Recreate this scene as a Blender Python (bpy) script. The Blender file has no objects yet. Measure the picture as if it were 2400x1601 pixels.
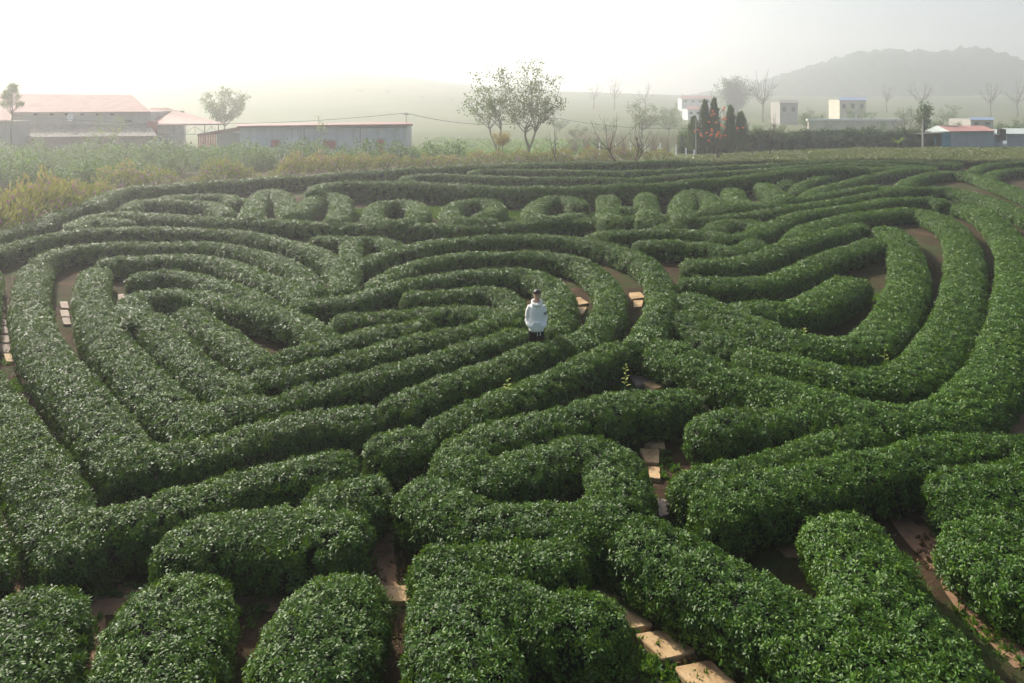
import bpy, bmesh, math, random
import numpy as np
from mathutils import Vector, Matrix
R = math.radians
random.seed(7); rng = np.random.default_rng(7)
sc = bpy.context.scene
C = sc.collection

# ------------------------------------------------------------------ camera, sky, sun
CAM_H, FOC, CX, YH = 6.2, 1700.0, 1200.0, 232.0      # eye height (m), focal length and horizon of a 2400 x 1601 picture
cam_d = bpy.data.cameras.new('camera'); cam = bpy.data.objects.new('camera', cam_d); C.objects.link(cam)
cam.location = (0, 0, CAM_H); cam.rotation_euler = (R(90), 0, 0)
cam_d.sensor_width = 36; cam_d.lens = FOC / 2400 * 36; cam_d.shift_y = -(800.5 - YH) / 2400
cam_d.clip_start = 0.1; cam_d.clip_end = 4000
sc.camera = cam
SUN_EL, SUN_AZ = 37.0, 42.0                          # azimuth: degrees to the left of the view direction (+Y)
sd = Vector((-math.sin(R(SUN_AZ)) * math.cos(R(SUN_EL)), math.cos(R(SUN_AZ)) * math.cos(R(SUN_EL)), math.sin(R(SUN_EL))))
w = bpy.data.worlds.new('World'); sc.world = w; w.use_nodes = True
nt = w.node_tree; nt.nodes.clear()
sky = nt.nodes.new('ShaderNodeTexSky'); sky.sky_type = 'NISHITA'; sky.sun_disc = False
sky.sun_elevation = R(SUN_EL); sky.sun_rotation = R(-SUN_AZ); sky.air_density = 1.0; sky.dust_density = 3.0; sky.ozone_density = 1.0
bg = nt.nodes.new('ShaderNodeBackground'); bg.inputs[1].default_value = 0.085
wo = nt.nodes.new('ShaderNodeOutputWorld')
nt.links.new(sky.outputs[0], bg.inputs[0]); nt.links.new(bg.outputs[0], wo.inputs[0])
sl = bpy.data.lights.new('sun', 'SUN'); sl.energy = 5.0; sl.angle = R(1.0); sl.color = (1.0, 0.93, 0.81)
so = bpy.data.objects.new('sun', sl); C.objects.link(so); so.location = (0, 0, 60)
so.rotation_euler = sd.to_track_quat('Z', 'Y').to_euler()
sc.view_settings.view_transform = 'Standard'; sc.view_settings.look = 'None'
sc.view_settings.gamma = 1; sc.view_settings.exposure = 0.8; sc.view_settings.use_curve_mapping = False
cy = sc.cycles
cy.max_bounces = 6; cy.diffuse_bounces = 2; cy.glossy_bounces = 2; cy.transmission_bounces = 3; cy.volume_bounces = 2
cy.use_denoising = True
HAZE, HAZE_G = 0.0020, 0.68

# ------------------------------------------------------------------ helpers
def gp(x, y, z=0.0):
    """the point of the plane at height z that the photograph shows at pixel (x, y)"""
    s = y - YH
    return np.array([(x - CX) * (CAM_H - z) / s, FOC * (CAM_H - z) / s])
def at(x, d):
    """ground X of picture column x at distance d"""
    return (x - CX) * d / FOC
def zat(y, d):
    """height seen at picture row y at distance d"""
    return CAM_H - (y - YH) * d / FOC
def tag(o, label=None, cat=None, group=None, kind=None):
    if label: o['label'] = label
    if cat: o['category'] = cat
    if group: o['group'] = group
    if kind: o['kind'] = kind
    return o
def empty(name, loc, rz=0.0):
    o = bpy.data.objects.new(name, None); C.objects.link(o); o.location = loc; o.rotation_euler = (0, 0, rz)
    o.empty_display_size = 0.2
    return o
def copy_tree(o, parent=None):
    c = o.copy(); C.objects.link(c); c.parent = parent
    for ch in list(o.children): copy_tree(ch, c)
    return c
class MB:
    def __init__(s): s.v = []; s.f = []; s.col = None
    def add(s, vs, fs):
        n = len(s.v); s.v += [tuple(p) for p in vs]; s.f += [tuple(i + n for i in f) for f in fs]; return s
    def box(s, x0, x1, y0, y1, z0, z1):
        return s.add([(x0,y0,z0),(x1,y0,z0),(x1,y1,z0),(x0,y1,z0),(x0,y0,z1),(x1,y0,z1),(x1,y1,z1),(x0,y1,z1)],
                     [(0,3,2,1),(4,5,6,7),(0,1,5,4),(1,2,6,5),(2,3,7,6),(3,0,4,7)])
    def tube(s, pts, rad, n=6, cap=True):
        pts = [Vector(p) for p in pts]; rad = rad if hasattr(rad, '__len__') else [rad] * len(pts)
        ref = Vector((0.31, 0.47, 0.83)); base = len(s.v); vs = []; fs = []
        for i, p in enumerate(pts):
            t = (pts[min(i+1, len(pts)-1)] - pts[max(i-1, 0)]).normalized()
            a = t.cross(ref)
            if a.length < 1e-4: a = t.cross(Vector((1, 0, 0)))
            a.normalize(); b = t.cross(a)
            for k in range(n):
                an = 2 * math.pi * k / n
                vs.append(p + (a * math.cos(an) + b * math.sin(an)) * rad[i])
        for i in range(len(pts) - 1):
            for k in range(n):
                k2 = (k + 1) % n
                fs.append((i*n+k, i*n+k2, (i+1)*n+k2, (i+1)*n+k))
        if cap:
            fs.append(tuple(range(n))[::-1]); fs.append(tuple((len(pts)-1)*n + k for k in range(n)))
        return s.add(vs, fs)
    def loft(s, rings, cap=True):
        n = len(rings[0]); vs = [p for r in rings for p in r]; fs = []
        for i in range(len(rings) - 1):
            for k in range(n):
                k2 = (k + 1) % n; fs.append((i*n+k, i*n+k2, (i+1)*n+k2, (i+1)*n+k))
        if cap:
            fs.append(tuple(range(n))[::-1]); fs.append(tuple((len(rings)-1)*n + k for k in range(n)))
        return s.add(vs, fs)
    def mesh(s, name, smooth=False):
        m = bpy.data.meshes.new(name); m.from_pydata([tuple(map(float, p)) for p in s.v], [], s.f)
        if smooth: m.polygons.foreach_set('use_smooth', [True] * len(m.polygons))
        m.update(); return m
    def build(s, name, mat, parent=None, smooth=False):
        o = bpy.data.objects.new(name, s.mesh(name, smooth)); C.objects.link(o); o.parent = parent
        if mat: o.data.materials.append(mat)
        return o
def np_mesh(name, V, F, smooth=False):
    m = bpy.data.meshes.new(name); V = np.asarray(V, dtype=np.float32); F = np.asarray(F, dtype=np.int32)
    m.vertices.add(len(V)); m.vertices.foreach_set('co', V.ravel())
    k = F.shape[1]; m.loops.add(F.size); m.loops.foreach_set('vertex_index', F.ravel())
    m.polygons.add(len(F)); m.polygons.foreach_set('loop_start', np.arange(0, F.size, k, dtype=np.int32))
    if smooth: m.polygons.foreach_set('use_smooth', np.ones(len(F), dtype=bool))
    m.update(calc_edges=True); m.validate(); return m
def obj(name, mesh, mat, parent=None):
    o = bpy.data.objects.new(name, mesh); C.objects.link(o); o.parent = parent
    if mat and not mesh.materials: mesh.materials.append(mat)
    return o

# ------------------------------------------------------------------ materials
class NT:
    def __init__(s, name):
        s.m = bpy.data.materials.new(name); s.m.use_nodes = True; s.t = s.m.node_tree; s.n = s.t.nodes; s.l = s.t.links
        s.b = s.n['Principled BSDF']; s.out = s.n['Material Output']
    def node(s, typ, **kw):
        n = s.n.new(typ)
        for k, v in kw.items():
            if k.startswith('i_'): n.inputs[k[2:].replace('_', ' ')].default_value = v
            else: setattr(n, k, v)
        return n
    def link(s, a, b): s.l.new(a, b); return s
    def ramp(s, fac, stops):
        r = s.node('ShaderNodeValToRGB'); e = r.color_ramp.elements
        while len(e) < len(stops): e.new(0.5)
        for i, (p, c) in enumerate(stops):
            e[i].position = p; e[i].color = (*c, 1)
        s.link(fac, r.inputs[0]); return r.outputs[0]
    def noise(s, scale, detail=4, coord=None, rough=0.55):
        n = s.node('ShaderNodeTexNoise'); n.inputs['Scale'].default_value = scale; n.inputs['Detail'].default_value = detail
        n.inputs['Roughness'].default_value = rough
        if coord is not None: s.link(coord, n.inputs['Vector'])
        return n.outputs['Fac']
    def mix(s, fac, a, b, blend='MIX'):
        n = s.node('ShaderNodeMix', data_type='RGBA', blend_type=blend)
        for sock, v in ((n.inputs['Factor'], fac), (n.inputs[6], a), (n.inputs[7], b)):
            if isinstance(v, (int, float)): sock.default_value = v
            elif isinstance(v, tuple): sock.default_value = (*v, 1)
            else: s.link(v, sock)
        return n.outputs[2]
    def pos(s): return s.node('ShaderNodeNewGeometry').outputs['Position']
    def bump(s, h, strength=0.3, dist=0.02):
        n = s.node('ShaderNodeBump'); n.inputs['Strength'].default_value = strength; n.inputs['Distance'].default_value = dist
        s.link(h, n.inputs['Height']); s.link(n.outputs[0], s.b.inputs['Normal'])
    def col(s, c):
        if isinstance(c, tuple): s.b.inputs['Base Color'].default_value = (*c, 1)
        else: s.link(c, s.b.inputs['Base Color'])
        return s
    def rough(s, r, spec=0.5): s.b.inputs['Roughness'].default_value = r; s.b.inputs['Specular IOR Level'].default_value = spec; return s
def plain(name, c, rough=0.7, spec=0.3, var=0.15, scale=3.0, bump=0.0):
    t = NT(name); p = t.pos(); n = t.noise(scale, 5, p)
    t.col(t.ramp(n, [(0.25, tuple(x * (1 - var) for x in c)), (0.75, tuple(min(1, x * (1 + var)) for x in c))])).rough(rough, spec)
    if bump: t.bump(t.noise(scale * 8, 4, p), bump, 0.02)
    return t.m
def leaf_mat(name, stops, rough=0.35, spec=0.5, trans=0.25, patch=None, attr=None):
    """glossy leaf: colour from each leaf's own value and a slow drift over the field, some light through the blade"""
    t = NT(name)
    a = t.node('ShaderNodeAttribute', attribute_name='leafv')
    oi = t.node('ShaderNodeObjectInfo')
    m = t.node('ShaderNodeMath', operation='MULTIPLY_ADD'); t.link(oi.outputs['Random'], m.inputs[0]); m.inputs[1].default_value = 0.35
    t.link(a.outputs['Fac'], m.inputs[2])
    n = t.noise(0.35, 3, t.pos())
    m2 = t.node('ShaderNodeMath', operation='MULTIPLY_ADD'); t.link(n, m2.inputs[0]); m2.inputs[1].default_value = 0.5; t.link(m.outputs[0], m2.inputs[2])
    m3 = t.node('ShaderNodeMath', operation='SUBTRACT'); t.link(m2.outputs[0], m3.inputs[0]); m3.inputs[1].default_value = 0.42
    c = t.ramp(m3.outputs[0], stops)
    t.col(c).rough(rough, spec)
    tr = t.node('ShaderNodeBsdfTranslucent'); t.link(t.mix(0.5, c, (0.25, 0.42, 0.03), 'MIX'), tr.inputs[0])
    ms = t.node('ShaderNodeMixShader'); ms.inputs[0].default_value = trans
    t.link(t.b.outputs[0], ms.inputs[1]); t.link(tr.outputs[0], ms.inputs[2]); t.link(ms.outputs[0], t.out.inputs[0])
    return t.m
M = {}
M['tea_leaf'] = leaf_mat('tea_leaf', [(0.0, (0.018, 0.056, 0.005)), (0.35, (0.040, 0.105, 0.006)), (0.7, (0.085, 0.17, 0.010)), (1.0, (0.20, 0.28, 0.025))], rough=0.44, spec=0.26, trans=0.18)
M['tea_core'] = plain('tea_core', (0.008, 0.014, 0.006), 0.9, 0.1, 0.5, 6)  # near-black: the shade inside the foliage is put into the core's colour
M['tea_twig'] = plain('tea_twig', (0.09, 0.065, 0.045), 0.85, 0.1, 0.3, 9)

# ------------------------------------------------------------------ leaf sprigs shared by every hedge
def make_leaf(L, W, curl, fold, lod):
    """blade along +Y from the origin, face up +Z"""
    if lod == 0:
        V = [(0,0,0), (-W*.8,L*.33,fold), (0,L*.33,0), (W*.8,L*.33,fold), (-W*.85,L*.66,fold-curl*.35), (0,L*.66,-curl*.3), (W*.85,L*.66,fold-curl*.35), (0,L,-curl)]
        F = [(0,2,1),(0,3,2),(1,2,5),(1,5,4),(2,3,6),(2,6,5),(4,5,7),(5,6,7)]
    else:
        V = [(0,0,0), (-W,L*.5,fold-curl*.2), (W,L*.5,fold-curl*.2), (0,L,-curl)]
        F = [(0,2,1),(1,2,3)]
    return np.array(V, float), np.array(F)
def leaf_cloud(specs, lod):
    """specs: (origin, direction, up hint, length, width, value)"""
    VV, FF, LV = [], [], []; n = 0
    for o, d, u, L, W, val in specs:
        v, f = make_leaf(L, W, L * rng.uniform(0.05, 0.3), W * rng.uniform(0.1, 0.5), lod)
        d = np.array(d); d = d / np.linalg.norm(d); u = np.array(u, float)
        x = np.cross(d, u); x /= (np.linalg.norm(x) + 1e-9); z = np.cross(x, d)
        VV.append(v[:, :1] * x + v[:, 1:2] * d + v[:, 2:3] * z + np.array(o)); FF.append(f + n); LV += [val] * len(v); n += len(v)
    return np.vstack(VV), np.vstack(FF), LV
def cloud_mesh(name, specs, lod, mat, smooth=True):
    V, F, LV = leaf_cloud(specs, lod); m = np_mesh(name, V, F, smooth and lod == 0)
    a = m.attributes.new('leafv', 'FLOAT', 'POINT'); a.data.foreach_set('value', np.array(LV, np.float32))
    m.materials.append(mat); return m
protos = {}
def sprig_set(key, count, leaves, spread, L, W, lod, mat, vals=(0.15, 0.75), up=0.55):
    col = bpy.data.collections.new('sprigs_' + key)
    for k in range(count):
        sp = []
        for i in range(leaves):
            an = 2.4 * i + rng.uniform(-.5, .5); h = (i + .5) / leaves
            r = spread * (1 - h * .75) * rng.uniform(.5, 1.1)
            d = np.array([math.cos(an), math.sin(an), rng.uniform(0.05, 0.35) + up * h * h + rng.uniform(-.3, .3)])
            o = np.array([math.cos(an) * r * .55, math.sin(an) * r * .55, (h - .8) * spread * .9])
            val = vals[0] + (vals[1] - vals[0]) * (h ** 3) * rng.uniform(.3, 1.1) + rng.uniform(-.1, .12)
            sz = rng.uniform(.75, 1.15) * (1.05 - .35 * h)
            uh = np.array([rng.uniform(-.5, .5), rng.uniform(-.5, .5), 1.0])
            sp.append((o, d, uh, L * sz, W * sz * .5, val))
        o = bpy.data.objects.new('sprig_' + key, cloud_mesh('sprig_' + key, sp, lod, mat)); col.objects.link(o)
    protos[key] = col
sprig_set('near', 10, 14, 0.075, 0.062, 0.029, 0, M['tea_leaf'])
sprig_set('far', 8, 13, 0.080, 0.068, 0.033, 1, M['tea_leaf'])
def scatter_group(key):
    """node group: put one of the sprigs of a set on every vertex, turned and scaled by stored values"""
    g = bpy.data.node_groups.new('scatter_' + key, 'GeometryNodeTree')
    g.interface.new_socket('Geometry', in_out='INPUT', socket_type='NodeSocketGeometry')
    g.interface.new_socket('Geometry', in_out='OUTPUT', socket_type='NodeSocketGeometry')
    gi = g.nodes.new('NodeGroupInput'); go = g.nodes.new('NodeGroupOutput')
    ci = g.nodes.new('GeometryNodeCollectionInfo'); ci.inputs['Collection'].default_value = protos[key]
    ci.inputs['Separate Children'].default_value = True; ci.inputs['Reset Children'].default_value = True
    ip = g.nodes.new('GeometryNodeInstanceOnPoints'); ip.inputs['Pick Instance'].default_value = True
    def na(name, typ):
        n = g.nodes.new('GeometryNodeInputNamedAttribute'); n.data_type = typ; n.inputs['Name'].default_value = name; return n.outputs['Attribute']
    g.links.new(gi.outputs[0], ip.inputs['Points']); g.links.new(ci.outputs[0], ip.inputs['Instance'])
    g.links.new(na('idx', 'INT'), ip.inputs['Instance Index']); g.links.new(na('rot', 'FLOAT_VECTOR'), ip.inputs['Rotation'])
    g.links.new(na('scl', 'FLOAT'), ip.inputs['Scale']); g.links.new(ip.outputs[0], go.inputs[0])
    return g
groups = {k: scatter_group(k) for k in protos}
def euler_from_axes(x, y, z):
    ry = np.arcsin(np.clip(-x[:, 2], -1, 1)); rx = np.arctan2(y[:, 2], z[:, 2]); rz = np.arctan2(x[:, 1], x[:, 0])
    return np.stack([rx, ry, rz], 1)
def frames(N):
    """random roll about the given axes"""
    N = N / np.linalg.norm(N, axis=1, keepdims=True)
    a = rng.normal(size=N.shape); x = a - (a * N).sum(1, keepdims=True) * N; x /= np.linalg.norm(x, axis=1, keepdims=True)
    return euler_from_axes(x, np.cross(N, x), N)
def scatter_obj(name, key, P, N, S, nproto, parent=None):
    m = bpy.data.meshes.new(name); m.vertices.add(len(P)); m.vertices.foreach_set('co', np.asarray(P, np.float32).ravel())
    a = m.attributes.new('rot', 'FLOAT_VECTOR', 'POINT'); a.data.foreach_set('vector', frames(N).astype(np.float32).ravel())
    a = m.attributes.new('scl', 'FLOAT', 'POINT'); a.data.foreach_set('value', np.asarray(S, np.float32))
    a = m.attributes.new('idx', 'INT', 'POINT'); a.data.foreach_set('value', rng.integers(0, nproto, len(P)).astype(np.int32))
    m.update()
    o = bpy.data.objects.new(name, m); C.objects.link(o); o.parent = parent; o['kind'] = 'stuff'
    md = o.modifiers.new('leaves', 'NODES'); md.node_group = groups[key]
    return o

# ------------------------------------------------------------------ tea hedges
# Each hedge: label, width (m), height (m), lines of picture points along its crest (set out on the ground plane from there).
G_L, G_R, G_B, G_T, G_F = ('hedges of the left heart', 'hedges of the right heart', 'long hedges at the back of the maze',
                           'hedges clipped as letters at the back', 'hedges in the foreground')
HEDGES = [
 # ---- back
 (G_B, 'outer hedge running in from the left picture edge below the big pink bushes', 1.15, .78, [[(-130,600),(-60,562),(0,541),(40,528),(80,518),(120,502),(160,488),(200,479),(228,484)]]),
 (G_B, 'rearmost long hedge along the foot of the pink flowering bushes', 1.25, 1.05, [[(212,474),(240,456),(280,442),(340,434),(400,430),(470,425),(550,419),(630,413),(710,410),(790,403),(870,398),(940,393),(1020,389),(1100,385),(1180,383),(1280,380),(1410,377),(1510,375),(1610,374),(1670,375)]]),
 (G_B, 'long back hedge just in front of the bare trees and the persimmon tree', 1.15, .75, [[(1108,402),(1122,396),(1180,394),(1280,395),(1410,397),(1470,398),(1530,397),(1590,393),(1650,389),(1710,386),(1810,381),(1880,377),(1980,374),(2080,375),(2180,377),(2260,382)]]),
 (G_B, 'third long hedge from the back, starting above the letter O', 1.15, .75, [[(944,416),(970,408),(1020,405),(1100,408),(1180,411),(1280,412),(1410,413),(1470,415),(1530,411),(1590,406),(1670,401),(1750,397),(1810,392),(1880,386),(1940,383),(2000,380),(2100,383),(2200,388)]]),
 (G_B, 'long hedge directly behind the row of letters, starting behind the letter M', 1.3, 1.3, [[(734,442),(750,430),(790,423),(870,422),(940,423),(1020,425),(1100,429),(1180,434),(1240,434),(1340,434),(1410,431),(1470,429),(1550,427),(1610,420),(1690,415),(1750,408),(1810,400),(1880,392),(1960,388),(2040,388)]]),
 (G_B, 'hedge starting right behind the last letter, farther of two neighbours', 1.1, .75, [[(1832,430),(1850,416),(1880,405),(1940,396),(2000,391),(2070,391),(2130,394)]]),
 (G_B, 'hedge starting right beside the last letter, nearer of two neighbours', 1.1, .75, [[(1862,446),(1880,426),(1940,409),(2000,400),(2060,392),(2120,388),(2200,391)]]),
 (G_B, 'hedge rising right between the last letter and the hooked hedge', 1.15, .75, [[(1888,455),(1920,438),(1980,424),(2040,408),(2100,396),(2150,392),(2200,393)]]),
 (G_B, 'hooked hedge with a small dark eye at the upper right edge', 1.25, .78, [[(2480,480),(2400,448),(2350,430),(2280,406),(2220,399),(2170,406),(2130,418),(2112,434)],[(2115,436),(2180,436),(2250,443),(2320,462),(2420,500),(2480,530)]]),
 (G_B, 'hedge end at the right picture edge above the hooked hedge, farther one', 1.1, .75, [[(2276,400),(2300,386),(2350,379),(2430,375),(2520,372)]]),
 (G_B, 'hedge end at the right picture edge above the hooked hedge, nearer one', 1.1, .75, [[(2316,413),(2340,398),(2430,390),(2520,385)]]),
 (G_B, 'very long hedge running across in front of the row of letters', 1.15, .78, [[(172,530),(190,512),(225,500),(280,492),(340,495),(400,500),(470,504),(570,508),(670,512),(770,517),(870,519),(940,520),(1020,521),(1100,521),(1180,518),(1220,515),(1320,512),(1410,508),(1490,503),(1570,500),(1630,492),(1690,484),(1750,474),(1810,466),(1880,458),(1920,452),(1980,442),(2040,433),(2070,434),(2095,444)],[(200,512),(250,506),(305,516)]]),
 (G_B, 'curved hedge in front of the last letters that ends below the hooked hedge', 1.1, .75, [[(1544,530),(1570,522),(1610,512),(1690,502),(1750,496),(1810,486),(1880,476),(1980,462),(2040,450),(2080,444),(2120,454)]]),
 (G_B, 'short oval hedge between the letters and the right heart', 1.2, .75, [[(1664,532),(1690,516),(1730,511),(1770,517),(1784,530)]]),
 (G_B, 'wavy hedge crossing above the right heart and dipping left of its top', 1.2, .78, [[(1385,552),(1410,541),(1470,535),(1550,533),(1630,534),(1680,541),(1720,545),(1770,537),(1810,520),(1850,504),(1880,494),(1940,485),(2000,478),(2060,466),(2120,461),(2180,460),(2222,470)],[(1480,562),(1550,560),(1610,563),(1670,567),(1710,575),(1745,572),(1775,552)]]),
 (G_B, 'farther of two short hedges left of the letter M', 1.1, .72, [[(376,464),(400,456),(470,453),(510,451),(540,456),(554,468)]]),
 (G_B, 'nearer of two short hedges left of the letter M', 1.15, .72, [[(296,485),(320,468),(370,465),(470,468),(500,472),(520,482),(536,496)]]),
 (G_B, 'T-shaped hedge standing in the dip between the lobes of the left heart', 1.0, .76, [[(726,566),(750,552),(790,549),(850,552),(890,554),(934,570)],[(823,556),(823,606)]]),
 # ---- letters
 (G_T, 'hedge clipped as the letter M at the left end of the letter row', 1.5, .95, [[(588,504),(596,474),(612,450),(636,441),(662,452),(676,476),(686,496)],[(686,496),(716,474),(745,455),(775,449),(800,462),(797,485),(786,512)]]),
 (G_T, 'hedge clipped as a round letter O right of the letter M', 1.4, .95, [[(938,464),(895,471),(873,488),(888,508),(930,512),(968,506),(984,487),(970,470),(936,464)]]),
 (G_T, 'hedge clipped as a letter like e, with a light yellow-green patch', 1.35, .95, [[(1172,506),(1120,508),(1078,508),(1054,492),(1066,474),(1108,464),(1150,467),(1166,480),(1148,492),(1110,502)]]),
 (G_T, 'hedge clipped as an open letter C in the middle of the letter row', 1.4, .95, [[(1362,474),(1345,463),(1310,456),(1272,464),(1248,484),(1262,504),(1300,504),(1340,496),(1380,494)]]),
 (G_T, 'hedge clipped as a letter H of two domes joined by a bar', 1.6, .95, [[(1424,452),(1428,480),(1432,516)],[(1512,446),(1516,470),(1522,512)],[(1430,482),(1515,480)]]),
 (G_T, 'hedge clipped as an arch with a dark notch, letter A of the row', 1.7, .95, [[(1606,508),(1598,472),(1618,444),(1652,450),(1674,466),(1668,490)]]),
 (G_T, 'hedge of two domes, letter U at the right end of the letter row', 1.7, .95, [[(1716,436),(1728,460),(1772,474),(1822,462),(1842,450)],[(1786,424),(1806,438),(1834,452)],[(1690,478),(1760,470)]]),
 # ---- left heart
 (G_L, 'outermost hedge of the left heart, two lobes meeting in a stub', 1.15, .8, [[(-110,622),(-50,592),(0,577),(40,565),(100,550),(160,538),(200,532),(280,530),(360,528),(470,530),(530,533),(590,542),(650,552),(710,568),(750,582),(785,602),(803,630),(808,665)],[(808,665),(812,630),(828,610),(870,598),(940,576),(1000,562),(1080,552),(1180,546),(1240,545),(1320,550),(1400,562),(1460,578),(1510,602),(1541,635),(1552,679),(1542,720),(1523,755),(1488,803)]]),
 (G_L, 'hedge cut off by the left picture edge beside the left heart', 1.1, .78, [[(-30,622),(-34,660),(-46,720),(-56,780)]]),
 (G_L, 'second hedge arching over the left lobe of the left heart', 1.15, .78, [[(84,610),(120,588),(170,573),(230,566),(300,562),(470,564),(530,570),(590,580),(650,598),(690,618),(722,645),(738,678)]]),
 (G_L, 'third hedge arching over the left lobe of the left heart', 1.15, .78, [[(224,624),(250,606),(300,597),(370,592),(470,596),(530,606),(570,620),(610,636),(650,652),(690,670),(712,696)]]),
 (G_L, 'fourth, shorter hedge arching inside the left lobe of the left heart', 1.1, .78, [[(291,672),(310,650),(340,636),(370,628),(420,630),(470,638),(510,650),(550,662),(600,682),(640,702)]]),
 (G_L, 'innermost arching hedge of the left lobe that ends at the hairpin hedge', 1.15, .78, [[(330,742),(312,708),(322,684),(370,673),(434,671),(472,677),(540,697),(600,706),(650,718),(700,735),(740,755),(768,788)]]),
 (G_L, 'outermost V hedge of the left heart, at the lower left corner of the picture', 1.2, .8, [[(-120,780),(-60,850),(0,930),(50,1000),(92,1060),(122,1120),(140,1180),(175,1222)],[(175,1222),(242,1182),(306,1169),(383,1146),(510,1110),(600,1087),(677,1067),(753,1052),(815,1048),(848,1070)]]),
 (G_L, 'second V hedge of the left heart with a rounded head at upper left', 1.3, .78, [[(86,606),(76,650),(72,700),(90,770),(136,840),(188,900),(240,960),(278,1008),(318,1045)],[(318,1045),(421,1026),(485,1021),(600,988),(677,967),(753,952),(830,944),(884,950),(905,975)]]),
 (G_L, 'third V hedge of the left heart with a rounded head at upper left', 1.28, .78, [[(226,618),(216,660),(224,720),(256,775),(315,840),(378,900),(430,945),(472,968)],[(472,968),(526,927),(580,922),(640,918),(682,926),(702,958)]]),
 (G_L, 'hairpin V hedge of the left heart whose right arm bends back left', 1.15, .78, [[(352,722),(376,750),(415,790),(455,830),(510,868),(555,892)],[(555,892),(620,861),(680,855),(740,840),(830,821),(906,798),(983,778),(1072,757),(1130,752),(1160,738)],[(1160,738),(1145,720),(1110,712),(1034,712),(930,719),(855,725),(805,740),(766,762)]]),
 (G_L, 'innermost V hedge at the centre of the left heart', 1.15, .78, [[(428,708),(460,728),(525,768),(580,806),(622,830)],[(622,830),(680,809),(766,793),(830,775),(880,758),(957,749),(1000,754),(1018,768)]]),
 (G_L, 'straight hedge left of the man, ending at a path corner before him', 1.15, .78, [[(660,925),(715,897),(820,876),(940,841),(1045,816),(1115,788),(1167,778),(1213,780),(1234,800)]]),
 (G_L, 'straight hedge that hides the legs of the man', 1.15, .78, [[(896,962),(925,930),(940,921),(1010,890),(1115,855),(1203,827),(1255,799),(1308,789),(1343,796),(1366,822)]]),
 (G_L, 'straight hedge second in front of the man, beside a weedy path', 1.15, .78, [[(996,1020),(1030,985),(1080,952),(1150,922),(1220,890),(1290,865),(1343,845),(1390,820),(1430,811),(1470,832)]]),
 (G_L, 'second hedge curving round the right lobe of the left heart', 1.2, .78, [[(880,668),(906,638),(983,607),(1085,588),(1200,583),(1277,586),(1350,600),(1400,630),(1426,665),(1432,704),(1405,750),(1366,782),(1330,800)]]),
 (G_L, 'third hedge curving round the right lobe, right behind the man', 1.2, .78, [[(670,728),(702,696),(753,689),(817,687),(868,673),(932,656),(1034,635),(1120,626),(1200,622),(1250,632),(1295,655),(1316,690),(1310,732),(1286,772)]]),
 (G_L, 'fourth hedge curving round the right lobe, ending left of the man', 1.1, .78, [[(934,710),(970,689),(1034,674),(1110,666),(1161,669),(1196,690),(1206,718),(1188,748)]]),
 (G_L, 'small clipped bush at the left elbow side of the man', 0.75, .62, [[(1196,766),(1240,752)]]),
 # ---- right heart
 (G_R, 'outermost hedge of the right heart, along the right picture edge', 1.35, .8, [[(1516,828),(1535,800),(1560,797),(1602,816),(1690,848),(1760,866),(1880,898),(1980,926),(2060,940),(2130,945),(2210,942),(2281,898),(2338,832),(2367,755),(2382,679),(2385,615),(2365,551),(2320,502),(2275,480),(2236,472)]]),
 (G_R, 'second hedge of the right heart, a wide loop open to the left', 1.35, .78, [[(1714,838),(1735,817),(1765,812),(1880,832),(1985,852),(2050,858),(2110,856),(2165,832),(2205,785),(2242,720),(2258,660),(2262,610),(2256,570),(2240,532),(2205,505),(2160,489),(2110,485),(2060,490),(2000,498),(1940,512),(1890,528),(1860,552)]]),
 (G_R, 'third hedge of the right heart, a loop whose top ends by itself', 1.35, .78, [[(1592,708),(1610,690),(1640,694),(1690,715),(1760,743),(1810,764),(1880,780),(1930,784),(1975,786),(2030,785),(2070,755),(2100,712),(2122,670),(2131,630),(2126,590),(2112,556),(2085,532),(2045,525)]]),
 (G_R, 'upper of two straight hedges entering the right heart from the left', 1.2, .78, [[(1598,616),(1620,606),(1670,602),(1710,604),(1750,596),(1790,588),(1830,570),(1880,554),(1940,540),(2000,531),(2024,536)]]),
 (G_R, 'lower of two straight hedges entering the right heart from the left', 1.2, .78, [[(1604,654),(1630,644),(1710,647),(1790,644),(1830,636),(1880,618),(1920,600),(1960,582),(2000,573),(2030,578),(2058,600)]]),
 (G_R, 'thick boot-shaped hedge at the centre of the right heart', 1.45, .8, [[(1708,722),(1740,703),(1800,700),(1860,702),(1905,692),(1950,670),(1995,645),(2030,640)]]),
 (G_R, 'short hedge at the left foot of the right heart', 1.2, .76, [[(1570,758),(1590,732),(1620,740),(1672,767),(1725,795),(1752,822)]]),
 # ---- foreground
 (G_F, 'S-shaped hedge in the middle of the foreground', 1.15, .8, [[(1648,930),(1608,902),(1557,903),(1493,908),(1430,918),(1353,942),(1264,958),(1200,976),(1120,1004),(1085,1030),(1082,1060),(1120,1072),(1170,1060),(1240,1045),(1310,1022),(1370,1012),(1415,1024),(1443,1062),(1455,1110),(1440,1155),(1400,1174),(1350,1174)],[(1350,1174),(1277,1165),(1200,1168),(1136,1164),(1085,1150),(1034,1128),(985,1138),(935,1190)]]),
 (G_F, 'low scruffy tuft of tea inside the S-shaped hedge', 0.7, .5, [[(1105,1140),(1190,1128)]]),
 (G_F, 'hedge with a broad left end, right of the path with sandstone slabs', 1.08, .78, [[(1625,1085),(1624,1025),(1655,975),(1720,946),(1800,953),(1876,978),(1960,1012)]]),
 (G_F, 'middle one of three straight hedges below the right heart', .85, .75, [[(1576,1125),(1620,1094),(1700,1073),(1778,1056),(1874,1026),(1971,1010),(2068,1034)]]),
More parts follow.
